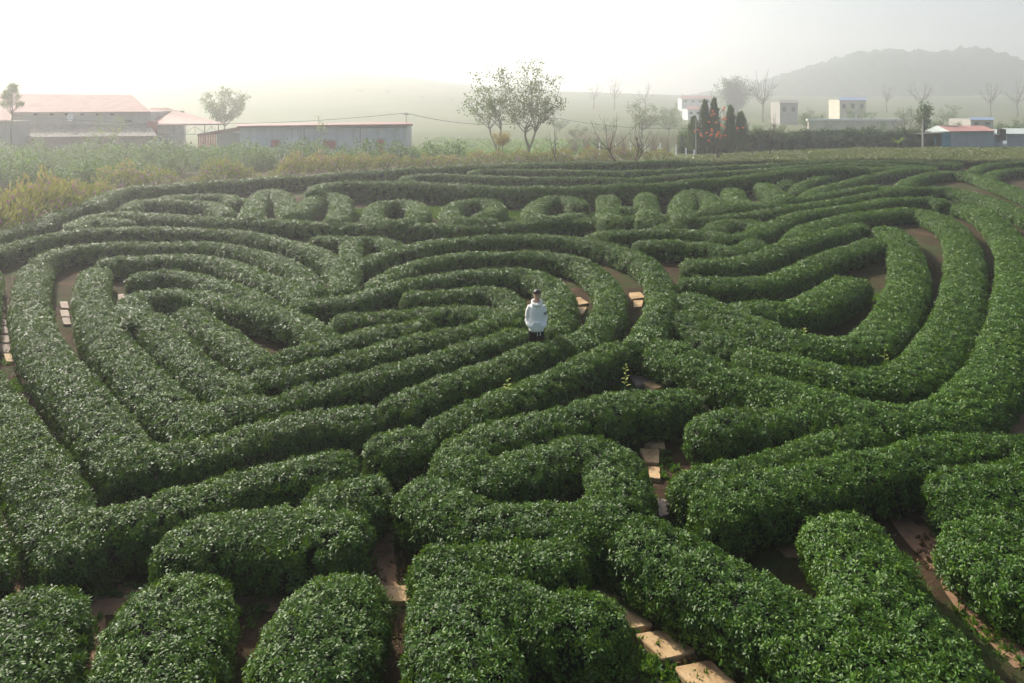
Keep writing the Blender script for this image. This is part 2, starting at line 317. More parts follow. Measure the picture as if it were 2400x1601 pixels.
 (G_F, 'long straight hedge below the right heart that reaches the right edge', 1.1, .8, [[(1630,1195),(1650,1152),(1672,1138),(1736,1115),(1800,1099),(1877,1082),(1928,1072),(2004,1054),(2055,1046),(2132,1034),(2208,1013),(2285,1006),(2349,1013),(2400,1035),(2480,1085)]]),
 (G_F, 'broad hedge cut off by the right picture edge above the earth path', 1.45, .82, [[(2190,1175),(2240,1120),(2310,1095),(2400,1080),(2520,1065)],[(2240,1180),(2320,1240),(2400,1300),(2520,1380)],[(2300,1180),(2420,1200),(2540,1220)]]),
 (G_F, 'very large Y-shaped hedge in the lower right corner', 1.3, .82, [[(1436,1225),(1520,1240),(1610,1268),(1710,1318),(1830,1385),(1970,1470),(2110,1560),(2250,1660)],[(1940,1165),(1995,1235),(2048,1310),(2098,1400),(2168,1490),(2260,1580),(2380,1680)],[(1880,1360),(2020,1430),(2140,1530)]]),
 (G_F, 'F-shaped hedge at the bottom centre', 1.35, .82, [[(1085,1270),(1082,1360),(1085,1440),(1090,1530),(1100,1640)],(.85, [(950,1290),(1048,1262),(1137,1251),(1200,1250),(1264,1246),(1315,1257),(1386,1275)]),(1.0, [(1100,1400),(1215,1372),(1300,1366),(1380,1374),(1484,1412)])]),
 (G_F, 'rounded block hedge left of the F-shaped hedge', 1.5, .82, [[(812,1300),(795,1360),(757,1430),(730,1510),(705,1620)]]),
 (G_F, 'rounded block hedge second from the lower left corner', 1.5, .82, [[(425,1300),(408,1370),(385,1450),(365,1540),(345,1650)]]),
 (G_F, 'rounded block hedge in the lower left corner', 1.5, .82, [[(80,1330),(50,1410),(20,1500),(0,1640)]]),
 (G_F, 'oval hedge above the two rounded block hedges at lower left', 1.25, .8, [[(352,1290),(385,1240),(430,1220),(510,1196),(600,1184),(702,1184),(800,1190),(850,1200),(880,1245)]]),
 (G_F, 'short dome hedge above the oval hedge, left of a red earth path', 1.2, .78, [[(700,1180),(740,1138),(791,1115),(842,1105),(893,1112),(926,1160)]]),
 (G_F, 'small rough bush standing alone on weeds at the path fork', 1.1, .78, [[(846,1085),(872,1036),(906,1010),(965,994),(1005,1012),(1022,1060)]]),
 (G_L, 'hedge corner cut off by the left picture edge next to a red earth path', 1.2, .8, [[(-140,1120),(-90,1180),(-70,1250),(-60,1330)]]),
]
def hermite(P, step=0.2):
    P = np.asarray(P, float)
    if len(P) == 2:
        n = max(2, int(np.linalg.norm(P[1] - P[0]) / step)); t = np.linspace(0, 1, n)[:, None]; return P[0] * (1 - t) + P[1] * t
    Q = np.vstack([2 * P[0] - P[1], P, 2 * P[-1] - P[-2]]); out = []
    for i in range(1, len(Q) - 2):
        p0, p1, p2, p3 = Q[i-1], Q[i], Q[i+1], Q[i+2]
        n = max(2, int(np.linalg.norm(p2 - p1) / step)); t = np.linspace(0, 1, n, endpoint=False)[:, None]
        out.append(.5 * (2*p1 + (p2-p0)*t + (2*p0-5*p1+4*p2-p3)*t*t + (3*p1-p0-3*p2+p3)*t**3))
    return np.vstack(out + [P[-1:]])
def crest_to_ground(pts, h):
    """picture points of the crest -> plan; where a row runs across the view its outline is its far shoulder, so step to the middle"""
    pts = np.array(pts, float); g = np.array([gp(x, y, h) for x, y in pts])
    t = np.gradient(g, axis=0); t /= np.linalg.norm(t, axis=1, keepdims=True) + 1e-9
    s = pts[:, 1] - YH
    pts[:, 1] += 3.0e-5 * s * s * np.abs(t[:, 0]) ** 1.5
    return np.array([gp(x, y, h) for x, y in pts])
def resample(P, step):
    d = np.r_[0, np.cumsum(np.linalg.norm(np.diff(P, axis=0), axis=1))]
    n = max(3, int(d[-1] / step) + 1); u = np.linspace(0, d[-1], n)
    return np.stack([np.interp(u, d, P[:, k]) for k in range(P.shape[1])], 1), u
def trim(P, a, b):
    d = np.r_[0, np.cumsum(np.linalg.norm(np.diff(P, axis=0), axis=1))]; L = d[-1]
    a = min(a, L * .42); b = min(b, L * .42)
    u = np.linspace(a, L - b, max(3, int((L - a - b) / 0.15)))
    return np.stack([np.interp(u, d, P[:, k]) for k in range(P.shape[1])], 1)
_h = [(-.38,.03),(-.47,.17),(-.5,.38),(-.495,.60),(-.45,.79),(-.33,.93),(-.12,.995)]; PROFILE = np.array(_h + [(-a, b) for a, b in _h[::-1]])
def wob(x, y, k, ph): return np.sin(x * k + ph) * np.cos(y * k * 1.13 + ph * 1.7) + .5 * np.sin(x * k * 2.3 + y * k * 1.9 + ph * 2.9)
def sweep(P, W, H, open_a=True, open_b=True, ph=0.0):
    """rings of a clipped hedge along plan line P with rounded ends"""
    P, u = resample(P, 0.2)
    for _ in range(2):
        if len(P) > 4: P[1:-1] = .25 * P[:-2] + .5 * P[1:-1] + .25 * P[2:]
    t = np.gradient(P, axis=0); t /= np.linalg.norm(t, axis=1, keepdims=True) + 1e-9
    C0 = [(P[i], t[i], 1.0, 1.0) for i in range(len(P))]
    r = W / 2; cap = []
    for a in (25, 45, 62, 76, 86):
        c, s_ = math.cos(R(a)), math.sin(R(a)); cap.append((s_ * r * .95, c, c ** .28))
    pre = [(P[0] - t[0] * e, t[0], ws, hs) for e, ws, hs in cap][::-1] if open_a else []
    post = [(P[-1] + t[-1] * e, t[-1], ws, hs) for e, ws, hs in cap] if open_b else []
    rings = pre + C0 + post; V = []
    for p, tt, ws, hs in rings:
        n = np.array([-tt[1], tt[0]])
        hh = H * hs * (1 + .03 * wob(p[0], p[1], .9, ph)); ww = W * ws * (1 + .03 * wob(p[0], p[1], 1.3, ph + 2))
        q = p[None, :] + n[None, :] * (PROFILE[:, 0] * ww)[:, None]
        V.append(np.c_[q, PROFILE[:, 1] * hh])
    cen_ = np.array([P[0]] * len(pre) + [q[0] for q in C0] + [P[-1]] * len(post))
    return np.array(V), cen_                                             # rings x profile x 3, plan centres to face away from
def tube_faces(nr, m, base=0):
    i = np.arange(nr - 1)[:, None]; k = np.arange(m - 1)[None, :]
    a = i * m + k + base; return np.stack([a, a + m, a + m + 1, a + 1], -1).reshape(-1, 4)
def lod(d):
    """sprig scale, sprigs per square metre at distance d"""
    s = np.interp(d, [9, 16, 30, 60], [1.0, 1.1, 1.35, 1.75]); return s, 230 / (s * s)
def unhook(l, H, group, shared=()):
    """a traced end that curls round the hedge's rounded head is laid straight, so that the head itself makes the curve"""
    l = [tuple(q) for q in l]
    if group == G_T or len(l) < 5: return l
    for rev in (False, True):
        if rev: l = l[::-1]
        if l[0] in shared:
            if rev: l = l[::-1]
            continue
        (x0, y0), (x1, y1), (x2, y2), (x4, y4) = l[0], l[1], l[2], l[4]
        a, b = gp(x0, y0, H), gp(x2, y2, H)
        if abs(x4 - x2) > 1.5 * abs(y4 - y2) and np.linalg.norm(a - b) < 2.0 and (x0 - x2) * (x4 - x2) < 0:
            m = (y4 - y2) / (x4 - x2); n0 = y2 + m * (x0 - x2)
            if abs(n0 - y0) > .012 * (y0 - YH):
                l[0] = (x0, n0); l[1] = (x1, y2 + m * (x1 - x2))
        if rev: l = l[::-1]
    return l
ALL_LINES = []; WF = 0.82
def build_hedge(group, label, W, H, lines):
    k_ = {G_F: .93, G_R: .93, G_B: .92, G_T: .84, G_L: .80}[group]; W = W * k_
    WL = [(l[0] * k_ if isinstance(l, tuple) else W) for l in lines]; lines = [l[1] if isinstance(l, tuple) else l for l in lines]; ends_ = [e for l in lines for e in (tuple(l[0]), tuple(l[-1]))]; sh_ = {e for e in ends_ if ends_.count(e) > 1}; lines = [unhook(l, H, group, sh_) for l in lines]
    ph = rng.uniform(0, 9); Vs, Fs, n = [], [], 0; P_, N_, S_ = [], [], []
    plans = [hermite(crest_to_ground(l, H)) for l in lines]
    ends = [tuple(map(tuple, (l[0], l[-1]))) for l in lines]; raw = plans; plans = raw
    for j, G in enumerate(raw):
        W = WL[j]
        closed = np.linalg.norm(G[0] - G[-1]) < .6
        ja = any(ends[j][0] in ends[k] for k in range(len(ends)) if k != j); jb = any(ends[j][1] in ends[k] for k in range(len(ends)) if k != j)
        if not closed: G = trim(G, 0 if ja else W * .47, 0 if jb else W * .47)
        ALL_LINES.append((G, W))
        V, cc = sweep(G, W, H, True, True, ph); nr, m = V.shape[:2]
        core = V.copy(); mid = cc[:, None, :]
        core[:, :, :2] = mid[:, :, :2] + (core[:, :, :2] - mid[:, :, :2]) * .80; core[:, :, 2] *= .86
        Vs.append(core.reshape(-1, 3)); Fs.append(tube_faces(nr, m, n)); n += nr * m
        # leaves over the surface
        a, b, c, d = V[:-1, :-1], V[1:, :-1], V[1:, 1:], V[:-1, 1:]
        q = np.stack([a, b, c, d], 2).reshape(-1, 4, 3)
        nn = np.cross(q[:, 2] - q[:, 0], q[:, 3] - q[:, 1]); ar = np.linalg.norm(nn, axis=1) * .5 + 1e-9; nn /= (2 * ar)[:, None]
        cen = q.mean(1); kk = np.tile(np.arange(m - 1), nr - 1)
        side = np.array([.35, .75, .95, 1, 1.05, 1.1, 1.1, 1.1, 1.05, 1, .95, .75, .35])[kk]
        out_ = np.c_[cen[:, :2] - np.repeat(.5 * (cc[:-1] + cc[1:]), m - 1, 0), cen[:, 2] - H * .35]; flip = (out_ * nn).sum(1) < 0
        nn[flip] *= -1
        sc_, den = lod(np.maximum(cen[:, 1], 7)); cnt = rng.poisson(ar * den * side)
        idx = np.repeat(np.arange(len(q)), cnt); u, v = rng.random((2, len(idx), 1))
        Q = q[idx]; p = (Q[:, 0] * (1-u) + Q[:, 1] * u) * (1-v) + (Q[:, 3] * (1-u) + Q[:, 2] * u) * v
        nrm = nn[idx]
        p = p + nrm * ((rng.normal(-.055, .022, (len(idx), 1)) * sc_[idx][:, None]) + .018 * wob(p[:, 0], p[:, 1] + p[:, 2], 5.0, ph)[:, None])
        keep = p[:, 2] > .06
        ax = nrm * .95 + np.array([0, 0, .22]) + rng.normal(0, .3, p.shape)
        P_.append(p[keep]); N_.append(ax[keep]); S_.append((sc_[idx] * rng.uniform(.75, 1.2, len(idx)))[keep])
    P, N, S = np.vstack(P_), np.vstack(N_), np.hstack(S_)
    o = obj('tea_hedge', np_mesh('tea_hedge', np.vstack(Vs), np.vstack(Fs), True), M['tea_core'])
    tag(o, label, 'hedge', group)
    near = np.median(P[:, 1]) < 19
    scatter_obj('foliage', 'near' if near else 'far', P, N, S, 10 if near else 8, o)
    return len(P)
tot = 0
for g, lab, W, H, lines in HEDGES: tot += build_hedge(g, lab, W, H, lines)
print('sprigs', tot)

# ------------------------------------------------------------------ ground, fields and hills
def sm(t): t = np.clip(t, 0, 1); return t * t * (3 - 2 * t)
def ground_h(X, Y):
    X = np.asarray(X, float); Y = np.asarray(Y, float)
    u = CX + X / np.maximum(Y, 30) * FOC
    crest = np.interp(u, [-900, -300, 0, 300, 600, 900, 1100, 1300, 1600, 2000, 2400, 3400], [70, 84, 94, 112, 137, 174, 199, 214, 224, 224, 218, 210])
    Dc = np.interp(u, [-300, 0, 900, 1400, 2400], [470, 480, 520, 620, 680])
    zc = CAM_H + (YH - crest) / FOC * Dc
    h = -2.0 * sm((Y - 72) / 50)
    h = h + (zc + 2.0) * sm((Y - 190) / (Dc - 190)) + .25 * wob(X, Y, .05, 1.0) * sm((Y - 90) / 60)
    return h
t = NT('ground'); p = t.pos()
sep = t.node('ShaderNodeSeparateXYZ'); t.link(p, sep.inputs[0])
soil = t.ramp(t.noise(1.3, 8, p, .65), [(0.3, (0.03, 0.02, 0.012)), (0.52, (0.055, 0.035, 0.021)), (0.75, (0.105, 0.064, 0.038))])
moss = t.ramp(t.noise(9, 5, p), [(0.3, (0.018, 0.04, 0.01)), (0.7, (0.05, 0.085, 0.02))])
mm = t.ramp(t.noise(.55, 6, p, .7), [(0.48, (0, 0, 0)), (0.6, (.85, .85, .85))])
near_c = t.mix(mm, soil, moss)
wv = t.node('ShaderNodeTexWave', wave_type='BANDS', bands_direction='Y'); wv.inputs['Scale'].default_value = .16; wv.inputs['Distortion'].default_value = 6; wv.inputs['Detail'].default_value = 2; wv.inputs['Detail Scale'].default_value = .25
t.link(p, wv.inputs['Vector'])
rows = t.ramp(wv.outputs['Fac'], [(0.25, (0.10, 0.075, 0.045)), (0.5, (0.05, 0.085, 0.025)), (0.8, (0.075, 0.12, 0.035))])
patch = t.ramp(t.noise(.018, 4, p), [(0.4, (0.05, 0.08, 0.025)), (0.55, (0.10, 0.12, 0.04)), (0.7, (0.13, 0.105, 0.06))])
far_c = t.mix(.5, rows, patch)
mr = t.node('ShaderNodeMapRange'); mr.inputs['From Min'].default_value = 66; mr.inputs['From Max'].default_value = 74; t.link(sep.outputs['Y'], mr.inputs['Value'])
t.col(t.mix(mr.outputs[0], near_c, far_c)).rough(.95, .1)
t.bump(t.noise(14, 6, p, .7), .6, .05)
M['ground'] = t.m
ys = np.r_[-25, np.linspace(0, 70, 12), np.linspace(75, 160, 30), np.linspace(168, 860, 80), np.linspace(880, 1180, 14)]
xs = np.linspace(-990, 990, 180); XX, YY = np.meshgrid(xs, ys)
V = np.stack([XX, YY, ground_h(XX, YY)], -1).reshape(-1, 3); nx = len(xs)
i = np.arange(len(ys) - 1)[:, None]; k = np.arange(nx - 1)[None]; a = i * nx + k
tag(obj('ground', np_mesh('ground', V, np.stack([a, a + 1, a + nx + 1, a + nx], -1).reshape(-1, 4), True), M['ground']), kind='structure')

# misty wooded hill on the right
def ridge(name, px, dist, depth, mat):
    """px: picture (column, row) of the skyline; built as a rounded ridge with a lumpy canopy"""
    px = np.array(px, float); u = np.linspace(px[0, 0], px[-1, 0], 150); top = np.interp(u, px[:, 0], px[:, 1])
    w_ = np.linspace(-1, 1, 26); V = []
    for a in w_:
        Y = dist + a * depth; X = (u - CX) * dist / FOC
        z = (CAM_H + (YH - top) / FOC * dist + 3) * (1 - a * a) - 3
        z = z + (2.2 * wob(X, Y + 0 * X, .22, 3) + 1.5 * wob(X, Y + 0 * X, .55, 5)) * (1 - a * a) ** .5
        V.append(np.c_[X, Y + 0 * X, z])
    n = 150; i = np.arange(25)[:, None]; k = np.arange(n - 1)[None]; a = i * n + k
    return tag(obj(name, np_mesh(name, np.vstack(V), np.stack([a, a + 1, a + n + 1, a + n], -1).reshape(-1, 4), True), mat), kind='structure')
M['wood'] = plain('far_wood', (0.035, 0.06, 0.03), .9, .1, .4, .3)
ridge('hill', [(1560, 236), (1750, 205), (1880, 165), (2000, 128), (2080, 118), (2180, 128), (2270, 112), (2340, 140), (2380, 190), (2480, 215), (2600, 228)], 640, 110, M['wood'])

# ------------------------------------------------------------------ grass and weeds on the paths
M['grass'] = leaf_mat('grass_blade', [(0, (0.02, 0.07, 0.008)), (.5, (0.04, 0.12, 0.012)), (1, (0.10, 0.20, 0.02))], .5, .3, .35)
M['litter'] = leaf_mat('leaf_litter', [(0, (0.05, 0.03, 0.02)), (.5, (0.12, 0.07, 0.035)), (1, (0.2, 0.13, 0.06))], .8, .2, .1)
M['crop'] = leaf_mat('crop_leaf', [(0, (0.10, 0.17, 0.05)), (.5, (0.17, 0.27, 0.08)), (1, (0.28, 0.36, 0.12))], .5, .3, .3)
M['field'] = leaf_mat('field_leaf', [(0, (0.07, 0.09, 0.02)), (.4, (0.12, 0.14, 0.03)), (.75, (0.18, 0.17, 0.045)), (1, (0.26, 0.2, 0.06))], .45, .4, .2)
M['dark_leaf'] = leaf_mat('dark_leaf', [(0, (0.015, 0.04, 0.015)), (.5, (0.03, 0.075, 0.025)), (1, (0.06, 0.11, 0.03))], .5, .3, .2)
def tuft_set(key, mat, L, n=14, wid=.12, vals=(.2, .8)):
    col = bpy.data.collections.new('tufts_' + key)
    for k in range(6):
        sp = []
        for i in range(n):
            an = rng.uniform(0, 6.28); r = rng.uniform(0, L * .5)
            d = np.array([math.cos(an) * rng.uniform(.2, 1), math.sin(an) * rng.uniform(.2, 1), rng.uniform(.4, 1.1)])
            sp.append((np.array([math.cos(an) * r, math.sin(an) * r, 0]), d, (rng.uniform(-1, 1), rng.uniform(-1, 1), .6), L * rng.uniform(.5, 1.1), L * wid * rng.uniform(.7, 1.3), rng.uniform(*vals)))
        col.objects.link(bpy.data.objects.new('tuft_' + key, cloud_mesh('tuft_' + key, sp, 1, mat)))
    protos[key] = col; groups[key] = scatter_group(key)
tuft_set('weed', M['grass'], .07, 20, .16)
tuft_set('litter', M['litter'], .06, 6, .3)
tuft_set('crop', M['crop'], .34, 12, .3)
sprig_set('field', 6, 12, .11, .1, .05, 1, M['field']); groups['field'] = scatter_group('field')
sprig_set('dark', 6, 14, .2, .17, .08, 1, M['dark_leaf']); groups['dark'] = scatter_group('dark')
GX, GY, GW = [np.concatenate(a) for a in zip(*[(G[:, 0], G[:, 1], np.full(len(G), W)) for G, W in ALL_LINES])]
def clear_of_hedges(P, f=.36):
    keep = np.ones(len(P), bool)
    for ch in np.array_split(np.arange(len(P)), max(1, len(P) // 400)):
        d = np.sqrt((P[ch, None, 0] - GX[None]) ** 2 + (P[ch, None, 1] - GY[None]) ** 2) / GW[None]
        keep[ch] = d.min(1) > f
    return P[keep]
def weed_patch(regions, key, name, per_m2, smin, smax, clear=True):
    pts = []
    for (x, y, rx, ry) in regions:                                       # picture point on the ground, radii in m
        c = gp(x, y); n = max(3, int(math.pi * rx * ry * per_m2))
        a = rng.uniform(0, 6.28, n); r = np.sqrt(rng.random(n)); q = np.c_[c[0] + rx * r * np.cos(a), c[1] + ry * r * np.sin(a)]
        pts.append(q)
    P = np.vstack(pts)
    if clear: P = clear_of_hedges(P)
    P = np.c_[P, ground_h(P[:, 0], P[:, 1]) + .003]; N = np.array([0, 0, 1.]) + rng.normal(0, .25, P.shape)
    return scatter_obj(name, key, P, N, rng.uniform(smin, smax, len(P)), 6)
weed_patch([(1480,1570,.55,.6),(1440,1530,.4,.4),(1560,1590,.3,.25),(1625,1600,.25,.2),(1480,1360,.25,.2),(1500,1400,.25,.3),(550,1440,.35,.45),(200,1475,.2,.25),(960,1100,.45,.4),(1010,1090,.4,.4),(240,1380,.7,.2),(860,1250,.3,.3),
            (1420,905,.6,.5),(1380,930,.6,.4),(1340,950,.5,.3),(1560,890,.6,.3),(1660,940,.5,.3),(1550,1180,.25,.3),(1560,1090,.2,.6),(1500,840,.4,.4),(850,505,1.6,2.2),(1010,500,1.6,2.2),(1200,505,1.8,1.8),(545,480,1.4,2.5),(1395,508,.8,1.2),
            (20,840,.5,.6),(60,900,.4,.6),(140,1000,.3,.5),(300,1150,.5,.3),(1650,800,.6,.4),(960,1010,.6,.5),(2060,700,.5,.6),(2260,860,.4,.6),(920,960,.7,.5),(1480,1240,.4,.3),(2330,1480,.3,.5),(1880,1270,.3,.3)], 'weed', 'grass', 85, .6, 1.5)['label'] = 'short green weeds and grass on the earth between the hedges'
weed_patch([(1610,1480,.7,.7),(1700,1560,.6,.5),(1500,1420,.5,.5),(2240,1320,.5,.6),(2330,1400,.6,.6),(950,1420,.3,.9),(1580,860,.6,.5),(2080,620,.5,1.2),(2300,640,.5,2.0),(2160,620,.4,1.6),(900,1330,.4,.4)], 'litter', 'leaf_litter', 60, .6, 1.4)['label'] = 'brown fallen leaves on the earth under the hedges'
# pale crop field behind the sheds
n = 5200; P = np.c_[rng.uniform(-16, 70, n), np.round(rng.uniform(84, 150, n) / 1.1) * 1.1 + rng.normal(0, .12, n)]
u = CX + P[:, 0] / P[:, 1] * FOC; P = P[((u > 940) & (u < 1420)) | ((u > 1890) & (u < 2150) & (P[:, 1] > 112))]; P = np.c_[P, ground_h(P[:, 0], P[:, 1])]
scatter_obj('crop_plants', 'crop', P, np.array([0, 0, 1.]) + rng.normal(0, .2, P.shape), rng.uniform(.9, 1.8, len(P)), 6)['label'] = 'pale green vegetable plants in a field behind the sheds'
# flat yellowish tea field behind the maze on the right
poly = [(1550,374),(1640,364),(1750,357),(1860,351),(2000,347),(2200,345),(2420,345),(2900,345),(2900,372),(2420,372),(2280,374),(2080,370),(1880,373),(1700,377)]
pg = np.array([gp(x, y, .8) for x, y in poly])
def in_poly(P, pg):
    ins = np.zeros(len(P), bool); j = len(pg) - 1
    for i in range(len(pg)):
        c = ((pg[i, 1] > P[:, 1]) != (pg[j, 1] > P[:, 1])) & (P[:, 0] < (pg[j, 0] - pg[i, 0]) * (P[:, 1] - pg[i, 1]) / (pg[j, 1] - pg[i, 1] + 1e-12) + pg[i, 0]); ins ^= c; j = i
    return ins
P = np.c_[rng.uniform(pg[:, 0].min(), pg[:, 0].max(), 60000), rng.uniform(pg[:, 1].min(), pg[:, 1].max(), 60000)]; P = P[in_poly(P, pg)]
P = np.c_[P, .74 + .05 * wob(P[:, 0], P[:, 1], .8, 2) + rng.normal(0, .03, len(P)) - .12 * (np.sin(P[:, 1] * 4.2 + P[:, 0] * .6) > .75)]
fld = obj('tea_field', np_mesh('tea_field', [(*q, .66) for q in pg], [list(range(len(pg)))]), plain('field_core', (.05, .05, .02), .9, .1, .4, 2))
tag(fld, 'flat yellowish tea field behind the maze at right', None, None, 'stuff')
scatter_obj('foliage', 'field', P, np.array([0, 0, 1.]) + rng.normal(0, .3, P.shape), rng.uniform(1.4, 2.2, len(P)), 6, fld)

# ------------------------------------------------------------------ sandstone slabs and earth paths
t = NT('sandstone'); p = t.pos(); n1 = t.noise(3.1, 7, p, .6); n2 = t.noise(17, 6, p, .7)
c = t.ramp(n1, [(.28, (.22, .135, .07)), (.45, (.40, .26, .13)), (.6, (.52, .36, .19)), (.8, (.38, .29, .19))])
t.col(t.mix(t.ramp(n2, [(.45, (0, 0, 0)), (.72, (.6, .6, .6))]), c, (.17, .12, .075))).rough(.75, .3); t.bump(n2, .5, .012)
M['stone'] = t.m
t = NT('grey_slab'); p = t.pos(); n1 = t.noise(2.5, 7, p, .6); n2 = t.noise(15, 6, p, .7)
t.col(t.mix(t.ramp(n2, [(.5, (0, 0, 0)), (.75, (.6, .6, .6))]), t.ramp(n1, [(.3, (.19, .14, .11)), (.7, (.34, .27, .22))]), (.07, .08, .04))).rough(.8, .3); t.bump(n2, .5, .012)
M['slab'] = t.m
t = NT('earth_path'); p = t.pos(); n1 = t.noise(2.2, 8, p, .65); n2 = t.noise(21, 6, p, .7)
t.col(t.mix(t.ramp(n2, [(.55, (0, 0, 0)), (.8, (.7, .7, .7))]), t.ramp(n1, [(.3, (.17, .10, .06)), (.7, (.33, .205, .125))]), (.07, .05, .03))).rough(.9, .15); t.bump(n2, .5, .015)
M['path'] = t.m
def slab(quad, label, mat='stone', h=.065, group='stepping slabs on the paths', name='stepping_stone'):
    P = [Vector((*gp(x, y, h), 0)) for x, y in quad]; c = sum(P, Vector()) / len(P); pts = []
    for i in range(len(P)):                                              # chipped outline
        a, b = P[i], P[(i + 1) % len(P)]
        for f in (0.06, .5, .94):
            q = a.lerp(b, f) - c; pts.append(c + q * (1 + random.uniform(-.025, .025)))
    n = len(pts); ins = [c + (q - c) * .965 for q in pts]
    V = [(q.x, q.y, -.02) for q in pts] + [(q.x, q.y, h - .012) for q in pts] + [(q.x, q.y, h + random.uniform(-.003, .003)) for q in ins]
    F = [(k, (k+1) % n, n + (k+1) % n, n + k) for k in range(n)] + [(n + k, n + (k+1) % n, 2*n + (k+1) % n, 2*n + k) for k in range(n)] + [tuple(2*n + k for k in range(n))]
    mb = MB(); mb.add([(v[0] - c.x, v[1] - c.y, v[2]) for v in V], F); o = mb.build(name, M[mat]); o.location = (c.x, c.y, 0)
    tag(o, label, 'stone slab', group); return o
slab([(1486,1485),(1548,1475),(1635,1525),(1555,1546)], 'brightest sandstone slab beside the green weeds at the bottom')
slab([(1578,1562),(1663,1545),(1735,1608),(1645,1640)], 'sandstone slab cut off by the bottom picture edge')
slab([(1420,1420),(1466,1418),(1533,1464),(1476,1474)], 'sandstone slab half hidden by the right tip of the F-shaped hedge')
slab([(1366,1376),(1428,1366),(1468,1408),(1410,1414)], 'sandstone slab farthest up the path beside the F-shaped hedge')
slab([(832,1374),(972,1372),(970,1408),(826,1414)], 'pale sandstone slab between the rounded block hedge and the F-shaped hedge')
slab([(1508,1040),(1556,1026),(1560,1052),(1530,1050)], 'triangular sandstone slab at the top of the path right of the S hedge')
slab([(1498,1050),(1546,1052),(1545,1084),(1514,1083)], 'large sandstone slab right of the S hedge')
slab([(1518,1092),(1546,1094),(1548,1122),(1524,1120)], 'narrow sandstone slab right of the S hedge, third from its top')
slab([(1538,1166),(1575,1172),(1580,1200),(1546,1212)], 'greyish slab at the lower right of the S hedge', 'slab')
slab([(1464,866),(1518,862),(1532,890),(1492,904)], 'grey-brown slab beside the bright weed at the path fork', 'slab')
slab([(1506,896),(1530,888),(1566,900),(1530,914)], 'orange sandstone slab behind the right end of the S hedge')
slab([(1632,944),(1655,946),(1662,956),(1636,956)], 'small orange slab right of the end of the S hedge')
slab([(1474,686),(1502,684),(1512,697),(1480,701)], 'farther sandstone slab between the two outer hedges of the right lobe')
slab([(1484,704),(1508,703),(1505,718),(1486,720)], 'nearer sandstone slab between the two outer hedges of the right lobe')
slab([(1348,698),(1360,696),(1380,710),(1350,716)], 'farther sandstone slab just right of the hedge behind the man')
slab([(1350,718),(1376,719),(1368,736),(1352,738)], 'nearer sandstone slab just right of the hedge behind the man')
slab([(1558,757),(1580,756),(1578,776),(1556,774)], 'upper slab in the gap left of the right heart')
slab([(1546,780),(1578,782),(1576,800),(1540,798)], 'lower slab in the gap left of the right heart', 'slab')
slab([(1172,764),(1200,764),(1206,776),(1170,776)], 'reddish slab left of the man between the hedges')
for i, (a, b, y0, y1) in enumerate([(-60,8,708,726),(-55,9,730,745),(-50,13,748,762),(-45,16,764,781),(-35,20,785,802),(-25,27,806,826),(8,44,828,847),(33,57,854,873),(47,77,878,898)]):
    slab([(a, y0), (b, y0), (b + 5, y1), (a + 6, y1)], 'slab in the path at the left picture edge, %s from the top' % ['first','second','third','fourth','fifth','sixth','seventh','eighth','ninth'][i], 'slab' if i < 6 else 'stone')
for i, (a, b, y0, y1) in enumerate([(140,158,706,722),(140,160,726,742),(145,163,744,760)]):
    slab([(a, y0), (b, y0), (b + 4, y1), (a + 4, y1)], 'grey slab between the rounded heads of the V hedges, %s of three' % ['farthest','middle','nearest'][i], 'slab')
slab([(276,688),(298,688),(300,714),(279,712)], 'farther bare slab between the third V hedge and the inner arches', 'slab')
slab([(281,716),(302,717),(312,752),(296,752)], 'nearer bare slab between the third V hedge and the inner arches', 'slab')
slab([(236,1120),(256,1122),(262,1142),(244,1142)], 'farther red slab inside the corner of the outermost V hedge')
slab([(240,1150),(262,1148),(278,1176),(246,1182)], 'nearer red slab inside the corner of the outermost V hedge')
def earth(pts, width, name='path'):
    """a trodden earth strip along picture points on the ground"""
    G, _ = resample(hermite([gp(x, y, .012) for x, y in pts]), .35); tt = np.gradient(G, axis=0); tt /= np.linalg.norm(tt, axis=1, keepdims=True)
    nn = np.c_[-tt[:, 1], tt[:, 0]]; n = len(G); V = []
    for f in (-.5, -.2, .2, .5):
        wv_ = width * f * (1 + .18 * wob(G[:, 0], G[:, 1], 3, f)); q = G + nn * wv_[:, None]; V.append(np.c_[q, np.full(n, .012 if abs(f) < .3 else .004)])
    i = np.arange(3)[:, None]; k = np.arange(n - 1)[None]; a = i * n + k
    return tag(obj(name, np_mesh(name, np.vstack(V), np.stack([a, a + 1, a + n + 1, a + n], -1).reshape(-1, 4), True), M['path']), kind='structure')
earth([(2140,1215),(2230,1330),(2330,1450),(2440,1560)], .62)
earth([(60,1150),(30,1240),(60,1340),(120,1400),(260,1400),(420,1395),(580,1392),(780,1396),(890,1400)], .6)
earth([(200,1420),(185,1500),(150,1600)], .45)
earth([(885,1400),(880,1300),(890,1230),(930,1140),(1000,1110),(1040,1090)], .5)
earth([(1330,1340),(1400,1335),(1480,1330)], .6)
earth([(1810,1275),(1860,1265)], .6); earth([(2140,1222),(2190,1215)], .5)
earth([(2395,960),(2375,1000),(2400,1060)], .6)

